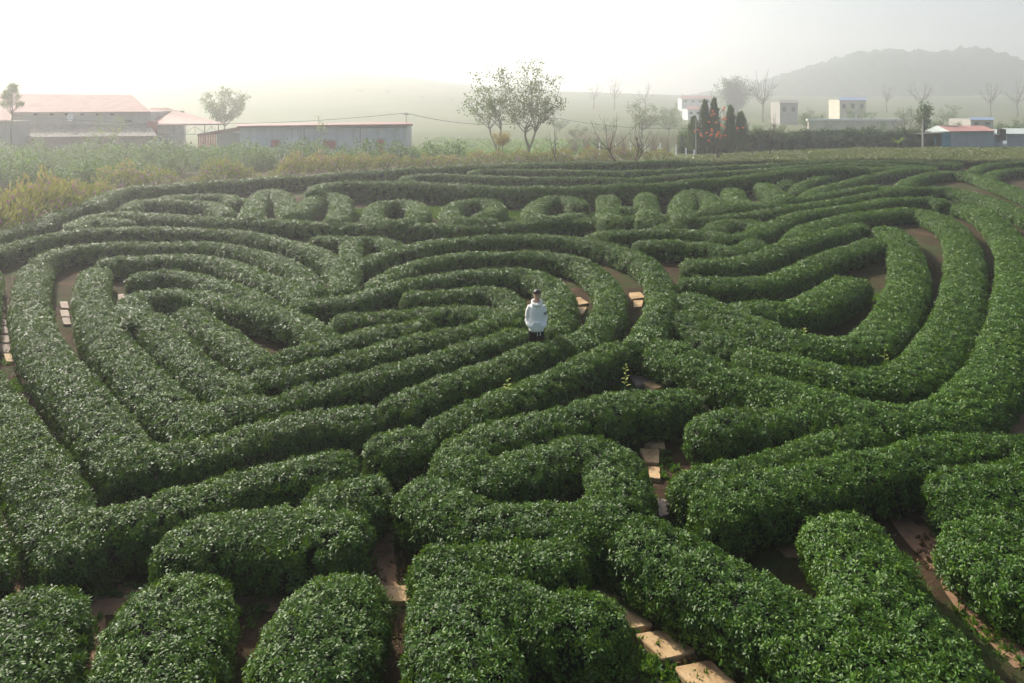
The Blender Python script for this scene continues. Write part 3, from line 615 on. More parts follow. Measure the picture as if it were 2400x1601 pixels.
# ------------------------------------------------------------------ trees
M['bark'] = plain('bark', (.13, .10, .075), .9, .1, .35, 6, .4)
M['bark_dark'] = plain('bark_dark', (.075, .055, .042), .9, .1, .35, 8, .4)
M['bark_pale'] = plain('bark_pale', (.24, .21, .17), .9, .1, .3, 5, .4)
def lm(n, a, b, c): return leaf_mat(n, [(0, a), (.5, b), (1, c)], .5, .3, .3)
M['olive'] = lm('olive_leaf', (.055, .075, .02), (.10, .125, .03), (.19, .18, .05))
M['mid'] = lm('mid_leaf', (.03, .065, .02), (.06, .11, .03), (.12, .16, .04))
M['lime'] = lm('lime_leaf', (.14, .19, .03), (.22, .27, .04), (.32, .33, .07))
M['orange'] = lm('orange_leaf', (.35, .20, .05), (.46, .27, .07), (.52, .36, .12))
M['pine'] = lm('pine_needle', (.04, .06, .025), (.07, .10, .035), (.13, .14, .05))
M['cypress'] = lm('cypress_leaf', (.012, .032, .016), (.022, .05, .022), (.04, .075, .03))
M['bamboo'] = lm('bamboo_leaf', (.03, .05, .02), (.05, .075, .03), (.08, .10, .04))
M['twig'] = lm('twig', (.14, .09, .075), (.2, .13, .11), (.26, .19, .15))
M['fruit'] = plain('fruit', (.75, .16, .03), .4, .5, .2, 9)
def branch(mb, p0, p1, r0, r1, bow=.15, n=5, sides=5, wig=.05):
    p0, p1 = Vector(p0), Vector(p1); L = (p1 - p0).length; up = Vector((0, 0, 1)); pts, rad = [], []
    side = Vector((random.uniform(-1, 1), random.uniform(-1, 1), random.uniform(-.4, .4)))
    for i in range(n + 1):
        f = i / n; q = p0.lerp(p1, f) + up * (-bow * L * math.sin(math.pi * f)) * .5 + side * (wig * L * math.sin(2.1 * math.pi * f) * f * (1 - f) * 3)
        pts.append(q); rad.append(r0 + (r1 - r0) * f)
    mb.tube(pts, rad, sides); return pts
def make_tree(name, H, crown, fork=.3, r0=.12, limbs=7, subs=4, twigs=3, leaf=None, leaf_n=6, L=.25, Wd=.4, lean=(0, 0), bark='bark', stems=1, fill=.8, val=(.1, .9), fine=.006):
    """crown: (radius x, radius y, centre height, half height) in metres; returns the tree's root with trunk and crown parts"""
    root = empty(name, (0, 0, 0)); mb = MB(); tips = []
    rx, ry, cz, hz = crown
    for st in range(stems):
        off = Vector((random.uniform(-.25, .25), random.uniform(-.2, .2), 0)) * (stems > 1)
        top = Vector((lean[0] + (random.uniform(-.5, .5) * rx if stems > 1 else 0), lean[1] + (random.uniform(-.5, .5) * ry if stems > 1 else 0), H * fork))
        tr = branch(mb, off, top, r0, r0 * .66, -.05, 6, 7, .06)
        nl = max(2, limbs // stems)
        for l in range(nl):
            an = 2.4 * l + random.uniform(-.5, .5) + st; rr = (random.uniform(.35, 1) ** .6) * fill
            zz = cz + hz * random.uniform(-.5, 1.05); k = math.sqrt(max(.12, 1 - ((zz - cz) / hz) ** 2))
            tgt = Vector((lean[0] + rx * rr * k * math.cos(an), lean[1] + ry * rr * k * math.sin(an), zz))
            s0 = tr[-1] if l % 2 == 0 else tr[-2]
            rl = r0 * random.uniform(.34, .5)
            lp = branch(mb, s0, tgt, rl, rl * .28, .22, 6, 5, .09)
            tips.append(tgt)
            for s_ in range(subs):
                b0 = lp[random.randint(2, 5)]; d = (tgt - s0).normalized() * random.uniform(.3, .8) + Vector((random.uniform(-1, 1), random.uniform(-1, 1), random.uniform(-.25, .8)))
                q = b0 + d.normalized() * random.uniform(.22, .5) * min(rx, hz) * 1.1
                sp = branch(mb, b0, q, rl * .34, max(fine, rl * .12), .12, 4, 4, .12); tips.append(q)
                for w_ in range(twigs):
                    b1 = sp[random.randint(1, 4)]; q2 = b1 + ((q - b0).normalized() * .5 + Vector((random.uniform(-1, 1), random.uniform(-1, 1), random.uniform(-.3, .9)))).normalized() * random.uniform(.12, .3) * min(rx, hz)
                    branch(mb, b1, q2, max(fine, rl * .13), fine * .7, .05, 2, 3, .1); tips.append(q2)
    mb.build('trunk', M[bark], root, True)
    if leaf:
        sp = []
        for q in tips:
            for i in range(leaf_n):
                o = np.array(q) + rng.normal(0, L * .75, 3); d = rng.normal(0, 1, 3) + np.array([0, 0, -.15])
                sp.append((o, d, rng.normal(0, 1, 3) + np.array([0, 0, .8]), L * rng.uniform(.6, 1.2), L * Wd * .5 * rng.uniform(.7, 1.2), rng.uniform(*val)))
        c = obj('crown', cloud_mesh('crown', sp, 1, M[leaf]), None, root); c['kind'] = 'stuff'
    root['tips'] = 0; del root['tips']
    return root, tips
def put(root, x, d, label, cat='tree', group=None, z=None, rz=0.0):
    X = at(x, d); root.location = (X, d, float(ground_h(X, d)) if z is None else z); root.rotation_euler = (0, 0, rz)
    return tag(root, label, cat, group)
def mp(px, d): return px * d / FOC                                       # picture pixels -> metres at distance d
# tall airy pair in the middle
d = 80; z0 = float(ground_h(0, d)); H = zat(145, d) - z0
r_, _ = make_tree('tree', H, (mp(82, d), mp(60, d), zat(225, d) - z0, mp(82, d)), .3, .16, 16, 5, 3, 'olive', 8, .3, .5, (.5, 0), 'bark_pale', 2, 1.05)
put(r_, 1240, d, 'tall airy tree with rounded olive crown and pale double trunk, right one of the pair')
H = zat(156, d) - z0
r_, _ = make_tree('tree', H, (mp(68, d), mp(50, d), zat(225, d) - z0, mp(70, d)), .36, .13, 14, 5, 3, 'olive', 7, .3, .5, (-.6, 0), 'bark_pale', 2, 1.05)
put(r_, 1165, d, 'tall airy tree with yellowish olive crown, left one of the pair')
d = 112; z0 = float(ground_h(at(527, d), d))
r_, _ = make_tree('tree', zat(205, d) - z0, (mp(62, d), mp(55, d), zat(240, d) - z0, mp(34, d)), .45, .14, 16, 6, 3, 'mid', 15, .26, .5, (0, 0), 'bark', 1, .98)
put(r_, 527, d, 'round spreading tree behind the open red-roofed shelter')
d = 79; z0 = float(ground_h(at(28, d), d))
root = empty('pine_tree', (0, 0, 0)); mb = MB(); branch(mb, (0, 0, 0), (.1, 0, zat(215, d) - z0), .11, .02, 0, 8, 6, .02); sp = []
for i in range(70):
    f = random.random(); zz = zat(262, d) - z0 + f * mp(50, d); an = random.uniform(0, 6.28); rr = mp(30, d) * (1 - f * .75) * random.uniform(.5, 1)
    q = Vector((math.cos(an) * rr, math.sin(an) * rr, zz + .45)); branch(mb, (0, 0, zz - .3), q, .02, .008, .1, 3, 3)
    for k in range(26): sp.append((np.array(q) + rng.normal(0, .12, 3), rng.normal(0, .6, 3) + np.array([math.cos(an) * .4, math.sin(an) * .4, 1.1]), rng.normal(0, 1, 3), .42, .018, rng.uniform(.1, .9)))
mb.build('trunk', M['bark'], root, True); c = obj('crown', cloud_mesh('crown', sp, 1, M['pine']), None, root); c['kind'] = 'stuff'
put(root, 26, d, 'slim young pine in front of the long brick house')
d = 75; z0 = 0
r_, _ = make_tree('sapling', zat(256, d), (mp(52, d), mp(40, d), zat(305, d), mp(48, d)), .3, .05, 9, 4, 2, 'lime', 4, .2, .5, (0, 0), 'bark', 1, .9)
put(r_, 250, d, 'slender sapling with thin lime-green leaves before the brick house')
r_, _ = make_tree('sapling', zat(262, d), (mp(14, d), mp(14, d), zat(300, d), mp(40, d)), .6, .035, 7, 3, 1, 'lime', 3, .18, .5, (.3, 0), 'bark', 1, .9)
put(r_, 745, d, 'very thin tall sapling in front of the white shed')
d = 74
r_, _ = make_tree('tree', zat(306, d), (mp(30, d), mp(26, d), zat(324, d), mp(17, d)), .5, .05, 9, 5, 3, 'orange', 8, .17, .5, (0, 0), 'bark', 1, .95)
put(r_, 1178, d, 'small round tree with orange-yellow leaves under the tall pair')
# bare trees rising from the hedges
def bare(x, base_y, top_y, half_w, label, stems=1, limbs=6, lean=0, bark='bark_dark', r0=.085, group='bare trees in the rear hedges', subs=3, twigs=2):
    d = FOC * CAM_H / (base_y - YH); H = zat(top_y, d)
    r_, tips = make_tree('bare_tree', H, (mp(half_w, d), mp(half_w * .7, d), H * .68, H * .34), .36, r0, limbs, subs, twigs, None, lean=(mp(lean, d), 0), bark=bark, stems=stems, fill=1)
    put(r_, x, d, label, 'tree', group); return r_, tips, d
bare(1452, 399, 262, 72, 'gnarled bare tree with a long branch reaching left', 1, 7, -25)
bare(1482, 399, 278, 42, 'bare tree with several stems right beside the gnarled one', 2, 8, 15, 'bark_dark')
bare(1308, 391, 306, 46, 'low bare tree with crooked branches left of the gnarled one', 1, 6, -10, 'bark_dark', .06)
bare(1768, 384, 318, 22, 'small bare sapling between the persimmon tree and the larger bare tree', 1, 5, -6, 'bark', .045)
bare(1800, 380, 266, 46, 'upright bare tree at the edge of the yellowish tea field', 1, 8, 8, 'bark_dark', .09)
r_, tips, d = bare(1676, 389, 252, 62, 'bare persimmon tree hung with orange fruit', 2, 9, 10, 'bark', .08)
r_.name = 'persimmon_tree'; fm = None
tips = [q for q in tips if q.z > 2.2]
for q in random.sample(tips, min(34, len(tips))):
    if fm is None:
        bm = bmesh.new(); bmesh.ops.create_icosphere(bm, subdivisions=2, radius=.11); [setattr(v.co, 'z', v.co.z * .8) for v in bm.verts]
        fm = bpy.data.meshes.new('fruit'); bm.to_mesh(fm); bm.free(); fm.materials.append(M['fruit'])
    o = bpy.data.objects.new('fruit', fm); C.objects.link(o); o.parent = r_; o.location = (q.x, q.y, q.z - .1)
# cypresses
def cypress(x, d, top, half, label):
    z0 = float(ground_h(at(x, d), d)); H = zat(top, d) - z0; root = empty('cypress_tree', (0, 0, 0)); mb = MB(); mb.tube([(0, 0, 0), (0, 0, H * .85)], [.14, .03], 6); mb.build('trunk', M['bark_dark'], root); sp = []
    rr = mp(half, d)
    for i in range(1300):
        f = rng.random() ** .8; an = rng.uniform(0, 6.28); r = rr * min(1, f * 9 + .25) * (1 - f) ** .7 * (1 + .22 * math.sin(3 * an + f * 14)) * rng.uniform(.5, 1.2)
        o = np.array([math.cos(an) * r, math.sin(an) * r, .25 + f * (H - .6)])
        sp.append((o, np.array([math.cos(an) * .5, math.sin(an) * .5, 1.3]) + rng.normal(0, .25, 3), np.array([math.cos(an), math.sin(an), .2]), .62 * rng.uniform(.5, 1.3), .07, rng.uniform(0, .9)))
    c = obj('crown', cloud_mesh('crown', sp, 1, M['cypress']), None, root); c['kind'] = 'stuff'
    put(root, x, d, label, 'tree', 'dark cypresses behind the persimmon tree')
for x, top, half, lab in [(1626, 275, 22, 'shortest dark cypress at the left of the cypress group'), (1652, 236, 22, 'tall pointed dark cypress, left of the two tallest'), (1674, 232, 22, 'tallest pointed dark cypress of the group'), (1712, 250, 20, 'pointed dark cypress behind the persimmon crown'), (1736, 264, 26, 'broad dark cypress at the right of the cypress group')]:
    cypress(x, 88, top, half, lab)
# trees in the mist
TL = ['bushy green tree just right of the cypresses', 'olive bushy tree below the grey misty house', 'low green tree right of the olive one below the grey house', 'bushy green tree before the right end of the long garden wall', 'olive bushy tree left of the bare multi-branched tree', 'bushy green tree behind the roof of the red-roofed hut', 'bushy green tree behind the pale-roofed outbuilding',
 'misty round tree right of the cream house', 'misty round tree left of the cream house', 'misty round tree above the utility pole at right', 'misty round tree above the low concrete house', 'misty round tree left of the red-roofed misty houses', 'olive bushy tree behind the first fence posts', 'misty round tree right of the tall airy pair', 'misty round tree behind the gnarled bare tree']
ORD0 = ['first','second','third','fourth','fifth','sixth','seventh','eighth','ninth','tenth','eleventh','twelfth','thirteenth','fourteenth','fifteenth']
def misty(x, d, top, half, label, base=None, leaf=None, group='trees fading in the mist', **kw):
    z0 = float(ground_h(at(x, d), d)); H = max(2.5, zat(top, d) - z0)
    ch = min(.34 * H, mp(half, d) * 1.1) if leaf else .34 * H
    kw.setdefault('limbs', 9)
    r_, _ = make_tree('tree', H, (mp(half, d), mp(half, d) * .8, H - ch, ch), kw.pop('fork', .38), .02 * H, kw.pop('limbs'), 4, 3, leaf, kw.pop('leaf_n', 6), kw.pop('L', .03 * H + .12), .5, (0, 0), 'bark', 1, 1, fine=.012)
    put(r_, x, d, label, 'tree', group)
misty(1788, 240, 158, 42, 'tall bare tree in the mist right of the bamboo clump', limbs=13)
misty(1440, 330, 180, 30, 'bare tree in the mist above the gnarled bare tree'); misty(1392, 330, 186, 26, 'bare tree in the mist left of the rounder ones')
misty(1512, 320, 190, 40, 'wide bare tree in the mist behind the olive bushes'); misty(942, 490, 138, 20, 'small bare tree on the skyline of the tea hill, largest one')
misty(1036, 510, 152, 22, 'small bare tree on the skyline nearest the tall pair'); misty(905, 485, 152, 10, 'smallest bare tree on the skyline of the tea hill')
misty(770, 330, 222, 18, 'bare tree low on the tea hill behind the white shed, leftmost of a row'); misty(845, 330, 228, 18, 'bare tree low on the tea hill, second of a row'); misty(908, 335, 236, 18, 'bare tree low on the tea hill, third of a row'); misty(988, 330, 238, 18, 'bare tree low on the tea hill, fourth of a row'); misty(1057, 330, 244, 20, 'bare tree low on the tea hill, last of a row')
misty(2160, 290, 178, 36, 'tall thin bare tree in the mist behind the red-roofed hut', limbs=11); misty(2322, 280, 186, 32, 'tall thin bare tree in the mist, second from the right edge', limbs=11); misty(2385, 290, 180, 30, 'tall thin bare tree in the mist at the right edge'); misty(2078, 320, 192, 26, 'faint bare tree in the mist left of the others')
misty(1505, 150, 236, 52, 'olive bushy tree in the mist right of the bare trees', leaf='olive', fork=.25, leaf_n=9, limbs=12); misty(1568, 160, 250, 48, 'dull green bushy tree in the mist left of the cypresses', leaf='mid', fork=.25, leaf_n=9, limbs=12)
misty(1610, 110, 292, 26, 'low green bush tree at the foot of the cypresses', leaf='mid', fork=.2, leaf_n=9)
misty(1890, 160, 262, 26, 'small round green tree before the far white house', leaf='mid', fork=.4, leaf_n=9); misty(1925, 158, 268, 24, 'small round green tree right beside its twin', leaf='mid', fork=.4, leaf_n=9)
misty(2005, 190, 246, 34, 'dark round tree in front of the far white house', leaf='mid', fork=.2, leaf_n=9); misty(2392, 120, 272, 30, 'green leafy tree at the right picture edge', leaf='mid', fork=.2, leaf_n=10)
misty(2195, 130, 268, 20, 'small dark tree behind the red-roofed hut', leaf='mid', fork=.2, leaf_n=9)
misty(2128, 96, 240, 40, 'bare multi-branched tree left of the utility pole', limbs=12, fork=.2); misty(2166, 97, 236, 12, 'slim leafy tree top beside the utility pole', leaf='mid', leaf_n=8)
misty(1925 + 12, 112, 278, 26, 'bare reddish bush tree before the long white wall', fork=.2)
for i, (x, d_, top, half, lf) in enumerate([(1775, 118, 296, 24, 'mid'), (1830, 125, 290, 26, 'olive'), (1868, 122, 300, 20, 'mid'), (2062, 128, 288, 26, 'mid'), (2100, 122, 296, 22, 'olive'), (2240, 125, 285, 22, 'mid'), (2345, 118, 290, 20, 'mid'), (2040, 175, 262, 28, 'mid'), (1900, 190, 252, 30, 'mid'), (2120, 200, 250, 34, 'mid'), (2230, 210, 246, 36, 'mid'), (1560, 210, 240, 34, 'mid'), (1350, 150, 290, 30, 'olive'), (1310, 170, 278, 34, 'mid'), (1420, 170, 280, 36, 'mid')]):
    misty(x, d_, top, half, TL[i], leaf=lf, fork=.18, leaf_n=9, limbs=10)
d = 300; z0 = float(ground_h(at(1722, d), d)); sp = []; root = empty('bamboo_clump', (0, 0, 0)); mb = MB(); H = zat(172, d) - z0
for i in range(46):
    an = random.uniform(0, 6.28); rr = random.uniform(.2, 1); tp = Vector((math.cos(an) * rr * mp(52, d), math.sin(an) * rr * 5, H * random.uniform(.6, 1.0) * (1 - .25 * rr)))
    pts = branch(mb, (math.cos(an) * rr * 1.5, math.sin(an) * rr * 1.5, 0), tp, .09, .02, -.25, 6, 4)
    for q in pts[2:]:
        for k in range(26): sp.append((np.array(q) + rng.normal(0, .8, 3), rng.normal(0, 1, 3) + np.array([0, 0, -.5]), rng.normal(0, 1, 3), .8, .16, rng.uniform(0, 1)))
mb.build('stalks', M['bark'], root); c = obj('crown', cloud_mesh('crown', sp, 1, M['bamboo']), None, root); c['kind'] = 'stuff'
put(root, 1722, d, 'big dark bamboo clump fading in the mist behind the cypresses', 'bamboo')

# ------------------------------------------------------------------ bushes behind the maze
M['pinkbush'] = leaf_mat('flowering_bush', [(0, (.10, .075, .03)), (.3, (.16, .15, .045)), (.55, (.30, .24, .07)), (.8, (.38, .22, .13)), (1, (.42, .17, .20))], .6, .2, .35)
M['petal'] = leaf_mat('petal', [(0, (.30, .05, .28)), (1, (.55, .12, .45))], .5, .2, .3)
M['coffee'] = leaf_mat('coffee_leaf', [(0, (.02, .055, .02)), (.45, (.04, .10, .025)), (.8, (.08, .16, .04)), (1, (.16, .22, .06))], .6, .25, .3)
def bush_mesh(kind, k):
    sp = []; n = 900 if kind == 'pink' else 520
    for i in range(n):
        v = rng.normal(0, 1, 3); v /= np.linalg.norm(v); v[2] = abs(v[2]) * 1.0 - .15
        lump = 1 + .22 * math.sin(v[0] * 5 + k * 2.1) * math.cos(v[1] * 4 + k) + .12 * math.sin(v[2] * 9 + v[0] * 7 + k)
        r = rng.uniform(.55, 1.0) ** .5 * lump; o = np.array([v[0] * r, v[1] * r, .16 + (v[2] + .15) * .82 * r])
        if kind == 'pink': sp.append((o, v * .7 + np.array([0, 0, .7]) + rng.normal(0, .4, 3), rng.normal(0, 1, 3), .15 * rng.uniform(.6, 1.3), .03, np.clip(o[2] * .45 + rng.normal(.2, .16), 0, 1)))
        else: sp.append((o, v + rng.normal(0, .5, 3) + np.array([0, 0, -.1]), v + np.array([0, 0, .9]), .19 * rng.uniform(.6, 1.2), .048, rng.uniform(0, .9)))
    return cloud_mesh('foliage', sp, 1, M['pinkbush' if kind == 'pink' else 'coffee'])
def stem_mesh():
    mb = MB()
    for i in range(7):
        an = i * .9 + random.uniform(-.3, .3); branch(mb, (.08 * math.cos(an), .08 * math.sin(an), 0), (.55 * math.cos(an), .55 * math.sin(an), random.uniform(.4, .8)), .025, .01, 0, 3, 4)
    m = mb.mesh('stems'); m.materials.append(M['bark']); return m
def petals_mesh(k):
    sp = []
    for i in range(46):
        v = rng.normal(0, 1, 3); v /= np.linalg.norm(v); v[2] = abs(v[2])
        for q in range(4): sp.append((v * np.array([.98, .98, .85]) + np.array([0, 0, .12]) + rng.normal(0, .02, 3), rng.normal(0, 1, 3), v, .07, .03, rng.uniform(0, 1)))
    return cloud_mesh('flowers', sp, 1, M['petal'])
stems = [stem_mesh() for _ in range(3)]
PB = [bush_mesh('pink', k) for k in range(5)]; FL = [petals_mesh(k) for k in range(3)]; CB = [bush_mesh('coffee', k) for k in range(5)]
def bush(kind, X, Y, s, zs, label, group, k):
    root = empty('flowering_bush' if kind == 'pink' else 'coffee_shrub', (X, Y, float(ground_h(X, Y))), random.uniform(0, 6.28)); s *= 1.12; root.scale = (s, s, s * zs * 1.12)
    f = obj('foliage', (PB if kind == 'pink' else CB)[k % 5], None, root); f['kind'] = 'stuff'
    if kind == 'pink' : obj('flowers', FL[k % 3], None, root)['kind'] = 'stuff'
    obj('stems', stems[k % 3], None, root)
    tag(root, label, 'bush', group)
ORD = ['first','second','third','fourth','fifth','sixth','seventh','eighth','ninth','tenth','eleventh','twelfth','thirteenth','fourteenth','fifteenth','sixteenth','seventeenth','eighteenth','nineteenth','twentieth','twenty-first','twenty-second','twenty-third','twenty-fourth','twenty-fifth','twenty-sixth','twenty-seventh','twenty-eighth','twenty-ninth','thirtieth']
pink = [(-50,572,1.3,1.1),(12,552,1.3,1.15),(70,528,1.35,1.25),(128,510,1.35,1.3),(176,496,1.15,1.1),(228,475,1.0,.9),(285,450,1.35,1.05),(366,443,1.25,.95),(470,434,.8,.7),(520,430,1.4,1.0),(566,428,1.0,.95),(640,420,.9,.5),(690,417,1.25,1.2),(748,412,1.25,1.1),(806,408,1.25,1.05),(855,404,1.15,1.0),(905,400,1.15,.95),(957,397,1.0,.9),(1005,394,1.1,.85),(1052,391,1.05,.8),(1118,388,1.15,.9),(1166,386,1.15,.85),(1222,385,1.2,.9),(1266,384,1.1,.85),(1314,383,1.2,.95),(1388,382,1.25,.9),(1440,380,1.25,.95),(1490,379,1.2,.9),(1548,377,1.2,.75)]
for i, (x, y, s, zs) in enumerate(pink):
    g = gp(x, y); bush('pink', g[0], g[1], s, zs, 'pink and ochre flowering bush behind the maze, %s from the left' % ORD[i], 'row of flowering bushes behind the maze', i)
pts = []; tries = 0
while len(pts) < 118 and tries < 20000:
    tries += 1; x = random.uniform(-120, 1130); Y = random.uniform(48, 77); X = at(x, Y)
    yl = np.interp(x, [-120, 100, 250, 420, 600, 900, 1130], [520, 490, 440, 418, 408, 390, 380]); Y0 = FOC * CAM_H / (yl - YH)
    if Y < Y0 + 1.6 or (x > 950 and Y > 72): continue
    if all((X - a) ** 2 + (Y - b) ** 2 > 1.55 ** 2 for a, b in pts): pts.append((X, Y))
for i, (X, Y) in enumerate(pts):
    bush('coffee', X, Y, random.uniform(.85, 1.25), random.uniform(.95, 1.45), 'dark green coffee shrub in the plot between the flowering bushes and the houses', 'coffee shrubs in front of the houses', i)
# reddish leafless thicket behind the fence posts
for i, x in enumerate([1345, 1375, 1402, 1430, 1462, 1496, 1530, 1562, 1590]):
    d = 92 + (i % 3) * 3; root = empty('thicket_shrub', (0, 0, 0)); mb = MB(); H = mp(random.uniform(44, 62), d)
    for k in range(75):
        an = random.uniform(0, 6.28); branch(mb, (.3 * math.cos(an), .3 * math.sin(an), 0), (random.gauss(0, .8), random.gauss(0, .7), H * random.uniform(.5, 1.05)), .014, .006, .05, 3, 3)
    mb.build('stems', M['twigs'] if 'twigs' in M else M.setdefault('twigs', plain('twigs', (.20, .125, .11), .9, .1, .3, 4)), root)
    put(root, x, d, 'reddish leafless shrub in the thicket behind the fence posts, %s from the left' % ORD[i], 'bush', 'leafless thicket left of the cypresses')
# untrimmed dark hedge behind the tea field
def rough_hedge(x0, x1, d, H, Wd, label):
    G = np.array([[at(x, d), d + .8 * math.sin(x * .05)] for x in np.linspace(x0, x1, 30)]); z = ground_h(G[:, 0], G[:, 1]).mean()
    V, _ = sweep(G, Wd, H, True, True, 3.0); V[..., 2] = V[..., 2] * (1 + .16 * wob(V[..., 0], V[..., 1], 1.1, 1)) + z
    nr, m = V.shape[:2]; o = obj('wild_hedge', np_mesh('wild_hedge', V.reshape(-1, 3) * np.array([1, 1, .93]), tube_faces(nr, m), True), M['tea_core'])
    n = int(nr * 34); i = rng.integers(0, nr - 1, n); k = rng.integers(0, m, n); p = V[i, k] + (V[i + 1, k] - V[i, k]) * rng.random((n, 1)) + rng.normal(0, .14, (n, 3))
    N = np.c_[p[:, :2] - V[i].mean(1)[:, :2], np.full(n, .5)] + rng.normal(0, .3, (n, 3))
    tag(o, label, 'hedge'); scatter_obj('foliage', 'dark', p, N, rng.uniform(.8, 1.5, n), 6, o)
rough_hedge(1745, 2175, 93, 2.6, 2.4, 'dark untrimmed hedge behind the yellowish tea field')
rough_hedge(1610, 1700, 92, 2.5, 2.4, 'short green untrimmed hedge at the foot of the cypresses')
# spiky light green plant in front of the hedge
root = empty('agave_plant', (0, 0, 0)); sp = []
for i in range(26): an = i * 2.4; sp.append((np.zeros(3) + np.array([0, 0, 1.2]), np.array([math.cos(an), math.sin(an), rng.uniform(.3, 1.5)]), (0, 0, 1), mp(26, 90), .1, rng.uniform(.3, 1)))
obj('leaves', cloud_mesh('leaves', sp, 0, M['lime']), None, root); mb = MB(); mb.tube([(0, 0, 0), (0, 0, 1.3)], .12, 7); mb.build('stem', M['bark'], root)
put(root, 2105, 91, 'spiky light green plant standing out of the dark hedge', 'plant')
# single bright shoots that stand out of the clipped tea, and the weed at the path fork
def shoot(x, y, h, label, n=9, z=.74):
    g = gp(x, y, z); root = empty('bright_shoot', (g[0], g[1], 0)); mb = MB(); mb.tube([(0, 0, .1 if z > .3 else 0), (.03, 0, z), (.05, .02, z + h)], [.012, .009, .004], 5); mb.build('stem', M['twig_green'] if 'twig_green' in M else M.setdefault('twig_green', plain('twig_green', (.12, .2, .03), .6, .3, .2, 9)), root)
    sp = [(np.array([.04, 0, z + h * (i / n)]), np.array([math.cos(i * 2.4), math.sin(i * 2.4), rng.uniform(.1, .8)]), (0, 0, 1), .10 * (1.2 - .5 * i / n), .024, rng.uniform(.5, 1)) for i in range(n)]
    obj('leaves', cloud_mesh('leaves', sp, 0, M['lime']), None, root); tag(root, label, 'weed')
shoot(1462, 905, .45, 'bright leafy weed at the path fork beside the grey-brown slab', 12, .35); shoot(2240, 610, .3, 'single yellow-green shoot on the second hedge of the right heart'); shoot(1995, 394, .45, 'single yellow-green shoot on the rear hedges at right', 10)
shoot(1050, 520, .3, 'pair of yellowish shoots on the hedge below the e-shaped letter', 10); shoot(1185, 915, .22, 'light green shoot on the hedge second in front of the man'); shoot(2070, 845, .4, 'wilted yellow shoot in the lower bend of the right heart', 6, .5); shoot(1458, 414, .3, 'tiny yellow-green shoot on the third rear hedge', 8)
shoot(1120, 470, .12, 'light yellow-green growth on top of the e-shaped letter', 14, .8); shoot(1880, 780, .12, 'small yellow leaf tuft on the third hedge of the right heart', 6)

# ------------------------------------------------------------------ buildings
def wall_mat(name, c, stain, amt=.5, brick=False):
    """rendered wall with rain streaks running down from the eaves"""
    t = NT(name); p = t.pos(); mp_ = t.node('ShaderNodeMapping'); mp_.inputs['Scale'].default_value = (1.1, 1.1, .16); t.link(p, mp_.inputs[0])
    st = t.ramp(t.noise(1.6, 6, mp_.outputs[0], .65), [(.5, (0, 0, 0)), (.85, (amt, amt, amt))])
    base = t.ramp(t.noise(.7, 5, p), [(.3, tuple(x * .85 for x in c)), (.7, c)])
    if brick:
        b = t.node('ShaderNodeTexBrick'); b.inputs['Scale'].default_value = 2.2; b.inputs['Color1'].default_value = (*c, 1); b.inputs['Color2'].default_value = (*[x * .8 for x in c], 1); b.inputs['Mortar'].default_value = (*[x * .6 for x in c], 1)
        m2 = t.node('ShaderNodeMapping'); m2.inputs['Rotation'].default_value = (R(90), 0, 0); t.link(p, m2.inputs[0]); t.link(m2.outputs[0], b.inputs['Vector']); base = b.outputs[0]
    t.col(t.mix(st, base, stain)).rough(.9, .1); return t.m
M['white_wall'] = wall_mat('white_wall', (.68, .69, .70), (.22, .22, .19), .55)
M['grey_wall'] = wall_mat('grey_wall', (.40, .38, .35), (.16, .15, .12), .5)
M['brick_wall'] = wall_mat('brick_wall', (.42, .34, .29), (.2, .17, .14), .35, True)
M['cream_wall'] = wall_mat('cream_wall', (.66, .60, .48), (.3, .28, .22), .4)
M['blue_wall'] = wall_mat('blue_wall', (.36, .42, .47), (.17, .15, .13), .6)
M['red_roof'] = plain('red_roof', (.27, .14, .125), .7, .3, .22, .8); M['grey_roof'] = plain('grey_roof', (.19, .18, .165), .85, .2, .35, 1.4)
M['pale_roof'] = plain('pale_roof', (.38, .43, .41), .6, .3, .2, 1.0); M['blue_roof'] = plain('blue_roof', (.16, .22, .36), .6, .3, .2, 1.0)
M['steel'] = plain('steel', (.22, .24, .26), .5, .4, .2, 4); M['red_paint'] = plain('red_paint', (.40, .07, .06), .5, .4, .2, 3); M['teal'] = plain('teal_paint', (.05, .24, .32), .5, .3, .25, 2)
M['dark'] = plain('dark_inside', (.03, .03, .03), .9, .1, .2, 2); M['white'] = plain('white_paint', (.75, .76, .78), .5, .4, .06, 3); M['blue'] = plain('blue_paint', (.06, .14, .5), .5, .4, .1, 3)
M['concrete'] = plain('concrete', (.36, .34, .31), .9, .15, .25, 3)
def wbox(x0, x1, yt, yb, d, depth, zb=None):
    """box whose front face covers picture columns x0..x1 and rows yt..yb at distance d"""
    mb = MB(); mb.box(at(x0, d), at(x1, d), d, d + depth, zat(yb, d) if zb is None else zb, zat(yt, d)); return mb
def rib_roof(e0, e1, r0, r1, n, amp=.03, thick=.05):
    """ribbed metal sheet between eave line e0-e1 and upper line r0-r1"""
    e0, e1, r0, r1 = map(Vector, (e0, e1, r0, r1)); mb = MB(); nrm = (e1 - e0).cross(r0 - e0).normalized()
    if nrm.z < 0: nrm = -nrm
    V, m = [], 2 * n + 1
    for k in range(m):
        f = k / (m - 1); o = nrm * (amp if k % 2 else 0)
        for a in (e0.lerp(e1, f), r0.lerp(r1, f)): V += [a + o, a + o - nrm * thick]
    F = []
    for k in range(m - 1):
        a, b = 4 * k, 4 * k + 4; F += [(a, b, b + 2, a + 2), (a + 1, a + 3, b + 3, b + 1), (a, a + 1, b + 1, b), (a + 2, b + 2, b + 3, a + 3)]
    mb.add(V, F); return mb
def P3(x, y, d): return (at(x, d), d, zat(y, d))
